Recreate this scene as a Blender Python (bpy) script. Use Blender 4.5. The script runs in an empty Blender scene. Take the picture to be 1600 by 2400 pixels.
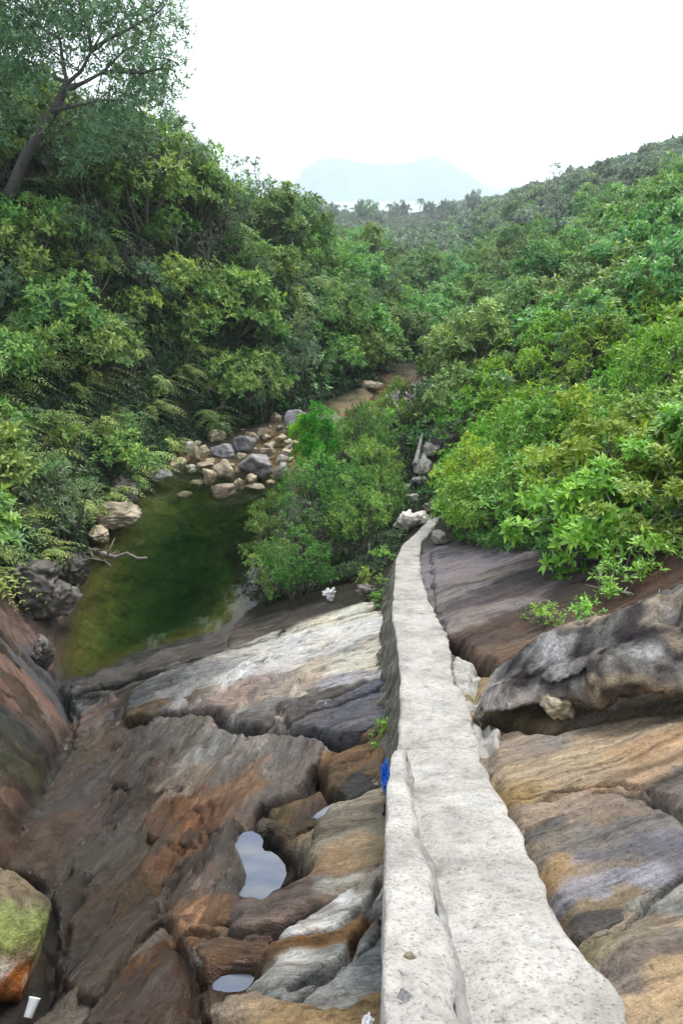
import bpy, math, random
import numpy as np
from mathutils import Vector, Matrix, Quaternion

random.seed(7)
rng = np.random.default_rng(11)
scene = bpy.context.scene
col = scene.collection

# ------------------------------------------------------------------ camera
CAM_Z, PITCH, FPX = 7.5, math.radians(24.8), 1600.0
cam_d = bpy.data.cameras.new('camera')
cam = bpy.data.objects.new('camera', cam_d)
col.objects.link(cam)
cam.location = (0, 0, CAM_Z)
cam.rotation_euler = (math.radians(90) - PITCH, 0, 0)
cam_d.sensor_fit = 'VERTICAL'
cam_d.sensor_height = 36.0
cam_d.lens = 24.0
cam_d.clip_start = 0.05
cam_d.clip_end = 30000
scene.camera = cam

# ------------------------------------------------------------------ sky, sun, exposure
SUN_EL, SUN_ROT = math.radians(58), math.radians(35)
w = bpy.data.worlds.new('World')
scene.world = w
w.use_nodes = True
nt = w.node_tree
nt.nodes.clear()
o_ = nt.nodes.new('ShaderNodeOutputWorld')
bg1 = nt.nodes.new('ShaderNodeBackground')
bg2 = nt.nodes.new('ShaderNodeBackground')
add = nt.nodes.new('ShaderNodeAddShader')
sk = nt.nodes.new('ShaderNodeTexSky')
sk.sky_type = 'NISHITA'
sk.sun_disc = False
sk.sun_elevation = SUN_EL
sk.sun_rotation = SUN_ROT
sk.dust_density = 4.0
sk.air_density = 1.0
sk.ozone_density = 1.0
nt.links.new(sk.outputs[0], bg1.inputs[0])
bg1.inputs[1].default_value = 0.06
bg2.inputs[0].default_value = (0.93, 0.97, 1.0, 1)      # even bright overcast
bg2.inputs[1].default_value = 0.78
nt.links.new(bg1.outputs[0], add.inputs[0])
nt.links.new(bg2.outputs[0], add.inputs[1])
nt.links.new(add.outputs[0], o_.inputs[0])

sun_d = bpy.data.lights.new('sun', 'SUN')
sun_d.energy = 1.5
sun_d.angle = math.radians(14)
sun_d.color = (1.0, 0.96, 0.9)
sun = bpy.data.objects.new('sun', sun_d)
col.objects.link(sun)
_sd = Vector((math.sin(SUN_ROT) * math.cos(SUN_EL), math.cos(SUN_ROT) * math.cos(SUN_EL), math.sin(SUN_EL)))
sun.rotation_euler = _sd.to_track_quat('Z', 'Y').to_euler()
sun.location = (20, 10, 60)

scene.view_settings.view_transform = 'Standard'
scene.view_settings.look = 'None'
scene.view_settings.gamma = 1.0
scene.view_settings.exposure = 1.08
scene.view_settings.use_curve_mapping = False
scene.cycles.max_bounces = 7
scene.cycles.diffuse_bounces = 2
scene.cycles.glossy_bounces = 3
scene.cycles.transmission_bounces = 5
scene.cycles.volume_bounces = 1
scene.cycles.caustics_reflective = False
scene.cycles.caustics_refractive = True
scene.cycles.use_denoising = True

# ------------------------------------------------------------------ numeric helpers
_perm = np.random.default_rng(5).permutation(512).astype(np.int64)
_perm = np.concatenate([_perm, _perm, _perm])
_g = np.random.default_rng(6).normal(size=(512, 3))
_g /= np.linalg.norm(_g, axis=1)[:, None]


def noise3(x, y, z):
    x, y, z = np.broadcast_arrays(np.asarray(x, float), np.asarray(y, float), np.asarray(z, float))
    xi, yi, zi = np.floor(x).astype(np.int64), np.floor(y).astype(np.int64), np.floor(z).astype(np.int64)
    xf, yf, zf = x - xi, y - yi, z - zi
    u, v, w_ = [t * t * t * (t * (t * 6 - 15) + 10) for t in (xf, yf, zf)]
    out = 0
    for dx in (0, 1):
        for dy in (0, 1):
            for dz in (0, 1):
                h = _perm[(_perm[(_perm[(xi + dx) & 511] + yi + dy) & 511] + zi + dz) & 511]
                g = _g[h]
                d = g[..., 0] * (xf - dx) + g[..., 1] * (yf - dy) + g[..., 2] * (zf - dz)
                out = out + d * (u if dx else 1 - u) * (v if dy else 1 - v) * (w_ if dz else 1 - w_)
    return out * 1.5


def fbm(x, y, z=0.0, o=4, gain=0.5):
    s, a, f = 0, 1.0, 1.0
    for i in range(o):
        s = s + a * noise3(np.asarray(x) * f + 17.3 * i, np.asarray(y) * f - 9.1 * i, np.asarray(z) * f + 3.7 * i)
        a *= gain
        f *= 2.03
    return s


def sstep(a, b, x):
    t = np.clip((x - a) / (b - a), 0, 1)
    return t * t * (3 - 2 * t)


def poly_sd(x, y, P):
    """signed distance to a polygon, positive inside"""
    x = np.asarray(x, float)
    y = np.asarray(y, float)
    P = np.asarray(P, float)
    d = np.full(x.shape, 1e9)
    ins = np.zeros(x.shape, bool)
    n = len(P)
    for i in range(n):
        ax, ay = P[i]
        bx, by = P[(i + 1) % n]
        ex, ey = bx - ax, by - ay
        L = ex * ex + ey * ey + 1e-12
        t = np.clip(((x - ax) * ex + (y - ay) * ey) / L, 0, 1)
        d = np.minimum(d, (x - ax - t * ex) ** 2 + (y - ay - t * ey) ** 2)
        c = ((ay > y) != (by > y))
        with np.errstate(divide='ignore', invalid='ignore'):
            xx = ax + (y - ay) * ex / (ey if abs(ey) > 1e-9 else 1e-9)
        ins ^= c & (x < xx)
    d = np.sqrt(d)
    return np.where(ins, d, -d)


def chaikin(P, it=2):
    P = np.asarray(P, float)
    for _ in range(it):
        Q = np.roll(P, -1, axis=0)
        P = np.stack([0.75 * P + 0.25 * Q, 0.25 * P + 0.75 * Q], 1).reshape(-1, P.shape[1])
    return P


_cp, _sp = math.cos(PITCH), math.sin(PITCH)


def ray(px, py):
    a = (np.asarray(px, float) - 800) / FPX
    b = (np.asarray(py, float) - 1200) / FPX
    return np.stack(np.broadcast_arrays(a, _cp - b * _sp, -_sp - b * _cp), -1)


def project(p):
    p = np.asarray(p, float)
    q = p - np.array([0, 0, CAM_Z])
    d = q[..., 1] * _cp - q[..., 2] * _sp
    v = q[..., 1] * _sp + q[..., 2] * _cp
    return 800 + FPX * q[..., 0] / d, 1200 - FPX * v / d, d


def on_plane(px, py, z=0.0):
    r = ray(px, py)
    t = (z - CAM_Z) / r[..., 2]
    return np.array([0, 0, CAM_Z]) + r * t[..., None]


# ------------------------------------------------------------------ the lie of the land
PY = [-6, -1.5, 0.3, 0.86, 2.8, 6.3, 10.9, 14.7, 20, 31, 60, 120, 260, 600]
PZ = [7.2, 6.4, 6.15, 5.9, 4.76, 3.4, 1.7, 0.9, 0.45, 0.3, 0.1, -1.0, -3.5, -7.0]


def pathz(y):
    return np.interp(y, PY, PZ)


def on_path(px, py):
    r = ray(px, py)
    t = np.full(r.shape[:-1], 0.3)
    for tt in np.geomspace(0.3, 40, 700):
        below = CAM_Z + r[..., 2] * tt < pathz(r[..., 1] * tt)
        t = np.where(below, t, tt)
    return np.array([0, 0, CAM_Z]) + r * t[..., None]


_LE = on_path(*np.array([(898, 2400), (900, 2160), (903, 1980), (908, 1860), (922, 1785), (934, 1740), (938, 1600),
                         (929, 1500), (918, 1435), (924, 1367), (927, 1309), (941, 1275), (970, 1252), (998, 1223), (1021, 1194)]).T)
_RE = on_path(*np.array([(1472, 2400), (1419, 2313), (1381, 2265), (1343, 2217), (1290, 2122), (1247, 2026), (1204, 1930),
                         (1161, 1859), (1132, 1787), (1113, 1739), (1098, 1643), (1064, 1596), (1050, 1500), (1013, 1424), (998, 1395),
                         (984, 1338), (981, 1298), (987, 1269), (1004, 1252), (1021, 1223), (1045, 1194)]).T)
_IE = on_path(*np.array([(1070, 2400), (1056, 2300), (1041, 2217), (1008, 2074), (974, 1978), (958, 1883), (954, 1787), (950, 1770)]).T)


def xl(y):
    return np.interp(y, np.r_[-6, _LE[:, 1]], np.r_[_LE[0, 0] - .25, _LE[:, 0]])


def xr(y):
    return np.interp(y, np.r_[-6, _RE[:, 1]], np.r_[_RE[0, 0] + .1, _RE[:, 0]])


def xi(y):
    return np.interp(y, np.r_[-6, _IE[:, 1]], np.r_[_IE[0, 0] - .1, _IE[:, 0]])


# foot of the left bank and of the right bank
LFy = [-6, 1.6, 3, 5, 7.2, 10.2, 14.4, 18.2, 20.8, 24.6, 28.4, 30.7, 40, 60, 100, 200, 600]
LFx = [-1.2, -1.55, -2.15, -2.95, -3.75, -5.25, -6.05, -5.7, -5.1, -2.3, .3, 1.5, 4, 7, 9, 10, 10]
RFy = [14, 18, 22, 26, 30.7, 40, 60, 100, 200, 600]
RFx = [1.6, 2.0, 2.35, 2.9, 4.6, 9, 13, 17, 24, 60]

_pool_px = np.array([(120, 1555), (143, 1600), (275, 1562), (408, 1520), (530, 1480), (590, 1430), (650, 1330), (690, 1230), (690, 1150),
                     (640, 1110), (560, 1120), (470, 1085), (440, 1078), (400, 1100), (337, 1133), (300, 1190), (204, 1275), (180, 1350), (145, 1450)])
POOL = on_plane(*_pool_px.T)[:, :2]
_st_px = np.array([(800, 988), (812, 965), (875, 932), (880, 900), (960, 888), (1015, 890), (1000, 905), (935, 922), (905, 962), (860, 990)])
STREAM = on_plane(*_st_px.T)[:, :2]
_st2 = np.array([(600, 1075), (590, 1040), (650, 1015), (700, 1030), (720, 1070), (690, 1105), (640, 1090)])
STREAM2 = on_plane(*_st2.T)[:, :2]
PUDDLES = []      # (polygon xy, level), filled below


def Tbase(x, y):
    x = np.asarray(x, float)
    y = np.asarray(y, float)
    pz = pathz(y)
    L, R = xl(y), xr(y)
    lf = np.interp(y, LFy, LFx)
    rf = np.where(y < 15, R, np.interp(y, RFy, RFx))
    drop = np.interp(y, [0, 1.2, 2.2, 3.5, 11, 15], [.16, .2, .3, .42, .4, .15])
    floor = np.interp(y, [9, 13, 20, 31, 60, 120, 260, 600], [-.3, .0, .22, .28, .0, -3.0, -3.2, -3.3])
    # left of the walkway: falls to the pool
    near = pz - drop - 0.4 * np.maximum(L - np.maximum(x, lf), 0)
    # shallow wet channel
    ch = np.interp(y, [0, 2.0, 3.4, 5, 7, 9.5], [-1.2, -1.45, -1.75, -2.5, -3.2, -4.2])
    near = near - 0.16 * np.exp(-((x - ch) / .55) ** 2) * (y < 10)
    near = np.maximum(near, np.interp(y, [7, 9], [-5, .04]))
    k = sstep(13.5, 16.5, y)
    lo = near * (1 - k) + floor * k
    # right of the walkway
    d = np.maximum(x - rf, 0)
    sr1 = np.interp(y, [0, 14, 22, 60, 140, 300], [.26, .26, .4, .45, .5, .3])
    sr2 = np.interp(y, [0, 4, 8, 20, 60, 140, 300], [.1, .2, .5, .4, .08, .05, 0])
    rise = sr1 * d + sr2 * np.maximum(d - 1.6, 0)
    capr = np.interp(y, [0, 6, 20, 60, 110, 200, 400], [2, 4, 6, 14, 24, 20, 9])
    rise = capr * np.tanh(rise / capr)
    rb = np.where(y < 15, pz - .05, floor)
    z = np.where(x > (L + R) / 2, np.where(y < 15, rb, lo) + rise, lo)
    # left bank
    dl = np.maximum(lf - x, 0)
    sl = np.interp(y, [-6, 4, 8, 12, 28, 36, 50, 100, 200], [.7, 1.1, 1.9, 1.75, 1.6, 1.0, .6, .3, .12])
    capl = np.interp(y, [-6, 3, 8, 14, 22, 28, 36, 46, 60, 100, 300], [1.5, 2.2, 8.5, 10.5, 10.5, 9.3, 6.2, 4.5, 3.6, 3.5, 3])
    z = z + capl * np.tanh(sl * dl / capl)
    return z


def T(x, y, water=True):
    z = Tbase(x, y)
    x = np.asarray(x, float)
    y = np.asarray(y, float)
    if water:
        m = (y > 8) & (y < 36) & (np.abs(x) < 9)
        if np.any(m):
            xx, yy = x[m], y[m]
            zz = z[m]
            s = poly_sd(xx, yy, POOL)
            deep = -np.minimum(1.9, .55 * np.maximum(s, 0) + .25 * np.maximum(s - .8, 0)) - .03
            kk = sstep(-.25, .15, s)
            zz = np.where(s > -.25, zz * (1 - kk) + np.minimum(deep, zz) * kk, zz)
            for S, dep in ((STREAM, .22), (STREAM2, .16)):
                s = poly_sd(xx, yy, S)
                kk = sstep(-.35, .25, s)
                zz = zz * (1 - kk) + (-dep) * kk
            z = z.copy()
            z[m] = zz
    for P, lev, dep in PUDDLES:
        m = (np.abs(x - P[:, 0].mean()) < 1.2) & (np.abs(y - P[:, 1].mean()) < 1.2)
        if np.any(m):
            s = poly_sd(x[m], y[m], P)
            z = z.copy()
            zz = z[m]
            rim = sstep(-.28, -.05, s)
            zz = np.where(zz < lev + .03, zz * (1 - rim) + (lev + .03) * rim, np.minimum(zz, lev + .03 + 1.3 * np.maximum(-s, 0) + 0 * zz))
            kk = sstep(-.03, .04, s)
            z[m] = zz * (1 - kk) + (lev - dep) * kk
    return z


def ground_hit(px, py, tmax=250, f=None):
    f = f or T
    r = ray(np.atleast_1d(px), np.atleast_1d(py))
    n = len(r)
    ts = np.geomspace(0.6, tmax, 420)
    hit = np.full(n, float(tmax))
    X = r[:, None, :] * ts[None, :, None]
    below = (CAM_Z + X[..., 2]) < f(X[..., 0].ravel(), X[..., 1].ravel()).reshape(n, -1)
    for i in range(n):
        j = np.argmax(below[i])
        if below[i, j]:
            hit[i] = ts[j]
            if j > 0:
                a, b = ts[j - 1], ts[j]
                q = np.linspace(a, b, 24)
                bb = CAM_Z + r[i, 2] * q < f(r[i, 0] * q, r[i, 1] * q)
                k = np.argmax(bb)
                if bb[k]:
                    hit[i] = q[k]
    p = np.array([0, 0, CAM_Z]) + r * hit[:, None]
    return p


def zr(pts, off, sc):      # points read off an enlargement -> photo pixels
    return [(off[0] + x / sc, off[1] + y / sc) for x, y in pts]


O5, O7, SC5 = (0, 1250), (0, 1650), 1.6505
O6, SC6 = (850, 1500), 2.0907
O4, SC4 = (700, 850), 1.742

for pts, dep in ((zr([(900, 540), (960, 490), (1020, 520), (1010, 570), (1060, 575), (1110, 640), (1080, 710), (1030, 770), (960, 770),
                      (920, 740), (960, 680), (940, 610)], O7, SC5), .07),
                 (zr([(815, 1100), (840, 1060), (900, 1045), (985, 1050), (970, 1085), (940, 1110), (870, 1115)], O7, SC5), .09),
                 (zr([(1195, 470), (1215, 430), (1250, 405), (1300, 380), (1305, 400), (1260, 440), (1215, 465)], O7, SC5), .05)):
    pts = np.array(pts)
    c = ground_hit([pts[:, 0].mean()], [pts[:, 1].mean()], f=Tbase)[0]
    lev = float(c[2]) - (.10 if dep != .09 else .15)
    PUDDLES.append((chaikin(on_plane(pts[:, 0], pts[:, 1], lev)[:, :2], 1), lev, dep))

# ------------------------------------------------------------------ object helpers


def link(o, parent=None):
    col.objects.link(o)
    if parent is not None:
        o.parent = parent
    return o


def tag(o, label=None, cat=None, group=None, kind=None):
    if label:
        o['label'] = label
    if cat:
        o['category'] = cat
    if group:
        o['group'] = group
    if kind:
        o['kind'] = kind
    return o


def mesh_np(name, V, F, mat=None, smooth=True, attrs=None):
    """V (n,3); F (m,k) int array with k = 3 or 4, or a list of such arrays"""
    V = np.asarray(V, np.float32)
    Fs = F if isinstance(F, list) else [F]
    Fs = [np.asarray(f, np.int32) for f in Fs if len(f)]
    me = bpy.data.meshes.new(name)
    me.vertices.add(len(V))
    me.vertices.foreach_set('co', V.ravel())
    nl = sum(f.size for f in Fs)
    npoly = sum(len(f) for f in Fs)
    me.loops.add(nl)
    me.polygons.add(npoly)
    me.loops.foreach_set('vertex_index', np.concatenate([f.ravel() for f in Fs]))
    tot = np.concatenate([np.full(len(f), f.shape[1], np.int32) for f in Fs])
    st = np.concatenate([[0], np.cumsum(tot)[:-1]]).astype(np.int32)
    me.polygons.foreach_set('loop_start', st)
    me.polygons.foreach_set('use_smooth', np.full(npoly, smooth, bool))
    for k, a in (attrs or {}).items():
        a = np.asarray(a, np.float32)
        if a.ndim == 1:
            at = me.attributes.new(k, 'FLOAT', 'POINT')
            at.data.foreach_set('value', a)
        elif a.shape[1] == 3:
            at = me.attributes.new(k, 'FLOAT_VECTOR', 'POINT')
            at.data.foreach_set('vector', a.ravel())
        else:
            at = me.attributes.new(k, 'FLOAT_COLOR', 'POINT')
            at.data.foreach_set('color', a.ravel())
    if mat:
        me.materials.append(mat)
    me.update()
    me.validate()
    return me


def obj_np(name, V, F, mat=None, parent=None, smooth=True, attrs=None, loc=None):
    o = bpy.data.objects.new(name, mesh_np(name, V, F, mat, smooth, attrs))
    if loc is not None:
        o.location = loc
    return link(o, parent)


def empty(name, loc=(0, 0, 0), rz=0.0):
    o = bpy.data.objects.new(name, None)
    o.empty_display_size = .2
    o.location = loc
    o.rotation_euler = (0, 0, rz)
    return link(o)


def copy_tree(o, parent=None):
    c = o.copy()
    link(c, parent)
    for ch in o.children:
        copy_tree(ch, c)
    return c


def grid_faces(nu, nv):
    i = np.arange((nu - 1) * (nv - 1))
    a = (i // (nv - 1)) * nv + i % (nv - 1)
    return np.stack([a, a + nv, a + nv + 1, a + 1], 1)


def tube(pts, rad, seg=7):
    pts = np.asarray(pts, float)
    n = len(pts)
    rad = np.broadcast_to(rad, (n,))
    V = []
    tan = np.gradient(pts, axis=0)
    tan /= np.linalg.norm(tan, axis=1)[:, None] + 1e-9
    ref = np.array([.3, .9, .2])
    for i in range(n):
        s = np.cross(tan[i], ref)
        s /= np.linalg.norm(s) + 1e-9
        u = np.cross(s, tan[i])
        a = np.linspace(0, 2 * np.pi, seg, endpoint=False)
        V.append(pts[i] + rad[i] * (np.cos(a)[:, None] * s + np.sin(a)[:, None] * u))
    V = np.concatenate(V)
    F = []
    for i in range(n - 1):
        for k in range(seg):
            F.append((i * seg + k, i * seg + (k + 1) % seg, (i + 1) * seg + (k + 1) % seg, (i + 1) * seg + k))
    V = np.concatenate([V, pts[:1], pts[-1:]])
    c0, c1 = n * seg, n * seg + 1
    Ft = [(c0, (k + 1) % seg, k) for k in range(seg)] + [(c1, (n - 1) * seg + k, (n - 1) * seg + (k + 1) % seg) for k in range(seg)]
    return V, np.array(F), np.array(Ft)


def join(parts):
    V, Q, Tn, off = [], [], [], 0
    for p in parts:
        v, q, t = p
        V.append(v)
        if len(q):
            Q.append(np.asarray(q) + off)
        if len(t):
            Tn.append(np.asarray(t) + off)
        off += len(v)
    F = []
    if Q:
        F.append(np.concatenate(Q))
    if Tn:
        F.append(np.concatenate(Tn))
    return np.concatenate(V), F


def curve_pts(a, b, n=6, wob=.1, seed=0):
    r = np.random.default_rng(seed)
    a, b = np.asarray(a, float), np.asarray(b, float)
    t = np.linspace(0, 1, n)[:, None]
    p = a + (b - a) * t
    L = np.linalg.norm(b - a)
    p[1:-1] += r.normal(size=(n - 2, 3)) * wob * L * .5
    return p


# ------------------------------------------------------------------ materials


def s2l(h):
    h = h.lstrip('#')
    c = np.array([int(h[i:i + 2], 16) for i in (0, 2, 4)]) / 255.0
    return np.where(c <= .04045, c / 12.92, ((c + .055) / 1.055) ** 2.4)


class NB:
    def __init__(s, name):
        s.m = bpy.data.materials.new(name)
        s.m.use_nodes = True
        s.t = s.m.node_tree
        s.t.nodes.clear()
        s.out = s.t.nodes.new('ShaderNodeOutputMaterial')

    def n(s, typ, **kw):
        nd = s.t.nodes.new('ShaderNode' + typ)
        for k, v in kw.items():
            if k.startswith('i_'):
                nd.inputs[k[2:].replace('_', ' ')].default_value = v
            else:
                setattr(nd, k, v)
        return nd

    def l(s, a, b):
        s.t.links.new(a, b)

    def math(s, op, a, b=None, clamp=False):
        nd = s.n('Math', operation=op, use_clamp=clamp)
        for i, v in enumerate((a, b)):
            if v is None:
                continue
            if isinstance(v, (int, float)):
                nd.inputs[i].default_value = v
            else:
                s.l(v, nd.inputs[i])
        return nd.outputs[0]

    def mix(s, typ, f, a, b):
        nd = s.n('Mix', data_type='RGBA', blend_type=typ)
        for i, v in ((0, f), (6, a), (7, b)):
            if isinstance(v, (int, float)):
                nd.inputs[i].default_value = v
            elif isinstance(v, (tuple, list, np.ndarray)):
                nd.inputs[i].default_value = tuple(v)[:3] + (1,)
            else:
                s.l(v, nd.inputs[i])
        return nd.outputs[2]

    def ramp(s, x, stops):
        nd = s.n('ValToRGB')
        e = nd.color_ramp.elements
        while len(e) < len(stops):
            e.new(.5)
        for k, (p, c) in enumerate(stops):
            e[k].position = p
            e[k].color = (c, c, c, 1) if isinstance(c, (int, float)) else tuple(c)[:3] + (1,)
        s.l(x, nd.inputs[0])
        return nd.outputs[0]

    def noise(s, vec, scale, detail=6, rough=.6, dist=0.0):
        nd = s.n('TexNoise', i_Scale=scale, i_Detail=detail, i_Roughness=rough, i_Distortion=dist)
        if vec is not None:
            s.l(vec, nd.inputs['Vector'])
        return nd.outputs[0]


def rock_material(name, streak=1.0, bump=.8, speck=.7, rough=(.7, .12)):  # Col = true stone colour per point
    b = NB(name)
    at = b.n('Attribute', attribute_name='Col')
    fl = b.n('Attribute', attribute_name='flow')
    we = b.n('Attribute', attribute_name='wet')
    geo = b.n('NewGeometry')
    n1 = b.noise(fl.outputs['Vector'], 1.0, 9, .68, .6)
    n2 = b.noise(fl.outputs['Vector'], 3.7, 7, .7, 1.2)
    n3 = b.noise(geo.outputs['Position'], 42, 4, .6)
    n4 = b.noise(geo.outputs['Position'], 2.1, 5, .55)
    st = b.ramp(n1, [(.28, .22), (.41, .66), (.48, .98), (.55, 1.05), (.63, 1.4), (.76, 1.9)])
    st2 = b.ramp(n2, [(.32, .4), (.44, .88), (.5, 1.05), (.58, 1.1), (.7, 1.6)])
    c = b.mix('MULTIPLY', streak, at.outputs['Color'], st)
    c = b.mix('MULTIPLY', min(1, streak * .8), c, st2)
    sp = b.ramp(n3, [(.33, .45), (.45, 1.0), (.6, 1.0), (.72, 1.5)])
    c = b.mix('MULTIPLY', speck, c, sp)
    n5 = b.noise(geo.outputs['Position'], 130, 3, .65)
    c = b.mix('MULTIPLY', .6, c, b.ramp(n5, [(.34, .4), (.45, 1.0), (.58, 1.0), (.7, 1.5)]))
    bl = b.ramp(n4, [(.3, (.82, .86, .92)), (.5, (1, 1, 1)), (.7, (1.16, 1.04, .9))])
    c = b.mix('MULTIPLY', .8, c, bl)
    p = b.n('BsdfPrincipled')
    b.l(c, p.inputs['Base Color'])
    r = b.ramp(n2, [(.3, .8), (.7, 1.15)])
    rr = b.n('MapRange')
    b.l(we.outputs['Fac'], rr.inputs[0])
    rr.inputs[3].default_value = rough[0]
    rr.inputs[4].default_value = rough[1]
    b.l(b.math('MULTIPLY', rr.outputs[0], r, True), p.inputs['Roughness'])
    sp_ = b.n('MapRange')
    b.l(we.outputs['Fac'], sp_.inputs[0])
    sp_.inputs[3].default_value = .1
    sp_.inputs[4].default_value = .5
    b.l(sp_.outputs[0], p.inputs['Specular IOR Level'])
    h = b.math('ADD', b.math('MULTIPLY', n1, 1.0), b.math('ADD', b.math('MULTIPLY', n2, .5), b.math('ADD', b.math('MULTIPLY', n3, .38), b.math('MULTIPLY', n5, .16))))
    bp = b.n('Bump', i_Strength=bump, i_Distance=.05)
    b.l(h, bp.inputs['Height'])
    b.l(bp.outputs[0], p.inputs['Normal'])
    b.l(p.outputs[0], b.out.inputs[0])
    return b.m


ROCK = rock_material('banded_rock')
ROCK_DARK = rock_material('dark_weathered_rock', 1.0, .8, .8)


def boulder_material(name, c1, c2, c3, wet=.55, stain=None):
    b = NB(name)
    tc = b.n('TexCoord')
    oi = b.n('ObjectInfo')
    v = b.n('VectorMath', operation='ADD')
    b.l(tc.outputs['Object'], v.inputs[0])
    b.l(oi.outputs['Random'], v.inputs[1])
    n1 = b.noise(v.outputs[0], 2.2, 8, .65, .5)
    n2 = b.noise(v.outputs[0], 9, 6, .7)
    n3 = b.noise(v.outputs[0], 45, 3, .6)
    c = b.ramp(n1, [(.32, c1), (.5, c2), (.68, c3)])
    c = b.mix('MULTIPLY', .9, c, b.ramp(n2, [(.3, .5), (.5, 1.0), (.7, 1.4)]))
    c = b.mix('MULTIPLY', .5, c, b.ramp(n3, [(.35, .5), (.5, 1), (.65, 1.4)]))
    hv = b.n('HueSaturation')
    b.l(b.math('MULTIPLY_ADD', oi.outputs['Random'], .7), hv.inputs['Value'])
    hv.inputs['Value'].default_value = 1
    b.t.links.remove(hv.inputs['Value'].links[0])
    mr = b.n('MapRange')
    b.l(oi.outputs['Random'], mr.inputs[0])
    mr.inputs[3].default_value = .7
    mr.inputs[4].default_value = 1.3
    b.l(mr.outputs[0], hv.inputs['Value'])
    b.l(c, hv.inputs['Color'])
    p = b.n('BsdfPrincipled', i_Roughness=wet)
    b.l(hv.outputs[0], p.inputs['Base Color'])
    bp = b.n('Bump', i_Strength=.6, i_Distance=.04)
    b.l(b.math('ADD', n1, b.math('ADD', b.math('MULTIPLY', n2, .6), b.math('MULTIPLY', n3, .15))), bp.inputs['Height'])
    b.l(bp.outputs[0], p.inputs['Normal'])
    b.l(p.outputs[0], b.out.inputs[0])
    return b.m


B_TAN = boulder_material('tan_boulder', (.13, .105, .065), (.30, .245, .165), (.45, .39, .28))
B_GREY = boulder_material('grey_boulder', (.07, .067, .07), (.18, .173, .18), (.33, .32, .32))
B_DARK = boulder_material('dark_crag_rock', (.03, .026, .022), (.075, .066, .056), (.16, .145, .125))  # dark brownish stone tones
B_PALE = boulder_material('pale_stone', (.2, .18, .15), (.36, .34, .3), (.5, .48, .44))


def leaf_material(name, dark, mid, light, odd=(.35, .22, .03), oddw=.03, trans=.22, rough=.42, spec=.22, hue=.03, val=(.75, 1.25)):
    b = NB(name)
    at = b.n('Attribute', attribute_name='lv')
    oi = b.n('ObjectInfo')
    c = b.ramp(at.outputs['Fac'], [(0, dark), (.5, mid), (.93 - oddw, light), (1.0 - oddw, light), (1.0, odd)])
    hs = b.n('HueSaturation')
    m1 = b.n('MapRange')
    b.l(oi.outputs['Random'], m1.inputs[0])
    m1.inputs[3].default_value = .5 - hue
    m1.inputs[4].default_value = .5 + hue
    b.l(m1.outputs[0], hs.inputs['Hue'])
    wn = b.n('TexWhiteNoise', noise_dimensions='1D')
    b.l(oi.outputs['Random'], wn.inputs['W'])
    m2 = b.n('MapRange')
    b.l(wn.outputs['Value'], m2.inputs[0])
    m2.inputs[3].default_value = val[0]
    m2.inputs[4].default_value = val[1]
    b.l(m2.outputs[0], hs.inputs['Value'])
    b.l(c, hs.inputs['Color'])
    p = b.n('BsdfPrincipled', i_Roughness=rough)
    p.inputs['Specular IOR Level'].default_value = spec
    b.l(hs.outputs[0], p.inputs['Base Color'])
    tr = b.n('BsdfTranslucent')
    tcol = b.mix('MULTIPLY', 1.0, hs.outputs[0], (1.5, 1.7, .7))
    b.l(tcol, tr.inputs[0])
    ms = b.n('MixShader')
    ms.inputs[0].default_value = trans
    b.l(p.outputs[0], ms.inputs[1])
    b.l(tr.outputs[0], ms.inputs[2])
    b.l(ms.outputs[0], b.out.inputs[0])
    return b.m


L_LEFT = leaf_material('bank_leaves', (0.04, 0.1, 0.032), (0.13, 0.245, 0.058), (0.32, 0.45, 0.11))
L_FERN = leaf_material('fern_leaves', (0.06, 0.12, 0.03), (0.15, 0.26, 0.055), (0.32, 0.42, 0.1), (.3, .2, .05), .05)
L_RIGHT = leaf_material('bright_leaves', (0.05, 0.14, 0.014), (0.13, 0.285, 0.025), (0.27, 0.44, 0.05), (.4, .25, .03), .012, spec=.45)
L_YELL = leaf_material('yellow_green_leaves', (0.06, 0.145, 0.012), (0.145, 0.28, 0.025), (0.28, 0.42, 0.05), (.4, .18, .03), .03)
L_MID = leaf_material('thicket_leaves', (0.035, 0.1, 0.025), (0.095, 0.22, 0.04), (0.2, 0.35, 0.075))
L_VIVID = leaf_material('vivid_leaves', (0.05, 0.19, 0.01), (0.11, 0.34, 0.015), (0.2, 0.47, 0.03), (.2, .36, .03), .01)
L_FAR = leaf_material('valley_leaves', (0.05, 0.11, 0.04), (0.11, 0.22, 0.07), (0.22, 0.34, 0.1), (.22, .2, .06), .02, hue=.035, val=(.65, 1.35))
L_TREE = leaf_material('tall_tree_leaves', (0.035, 0.075, 0.042), (0.08, 0.15, 0.075), (0.16, 0.24, 0.12))
L_BLUE = leaf_material('ridge_leaves', (0.075, 0.115, 0.1), (0.14, 0.19, 0.16), (0.23, 0.29, 0.22), hue=.04, val=(.6, 1.3))  # grey-green leaves with distance haze tinted into the colour
L_UNDER = leaf_material('undergrowth_leaves', (0.01, 0.022, 0.011), (0.022, 0.052, 0.02), (0.06, 0.115, 0.036))  # darkened leaf colour standing in for the shaded gaps between shrubs
L_GREYT = leaf_material('dry_twig_leaves', (.05, .05, .055), (.09, .09, .09), (.14, .14, .13), (.2, .15, .1), .05)


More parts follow.
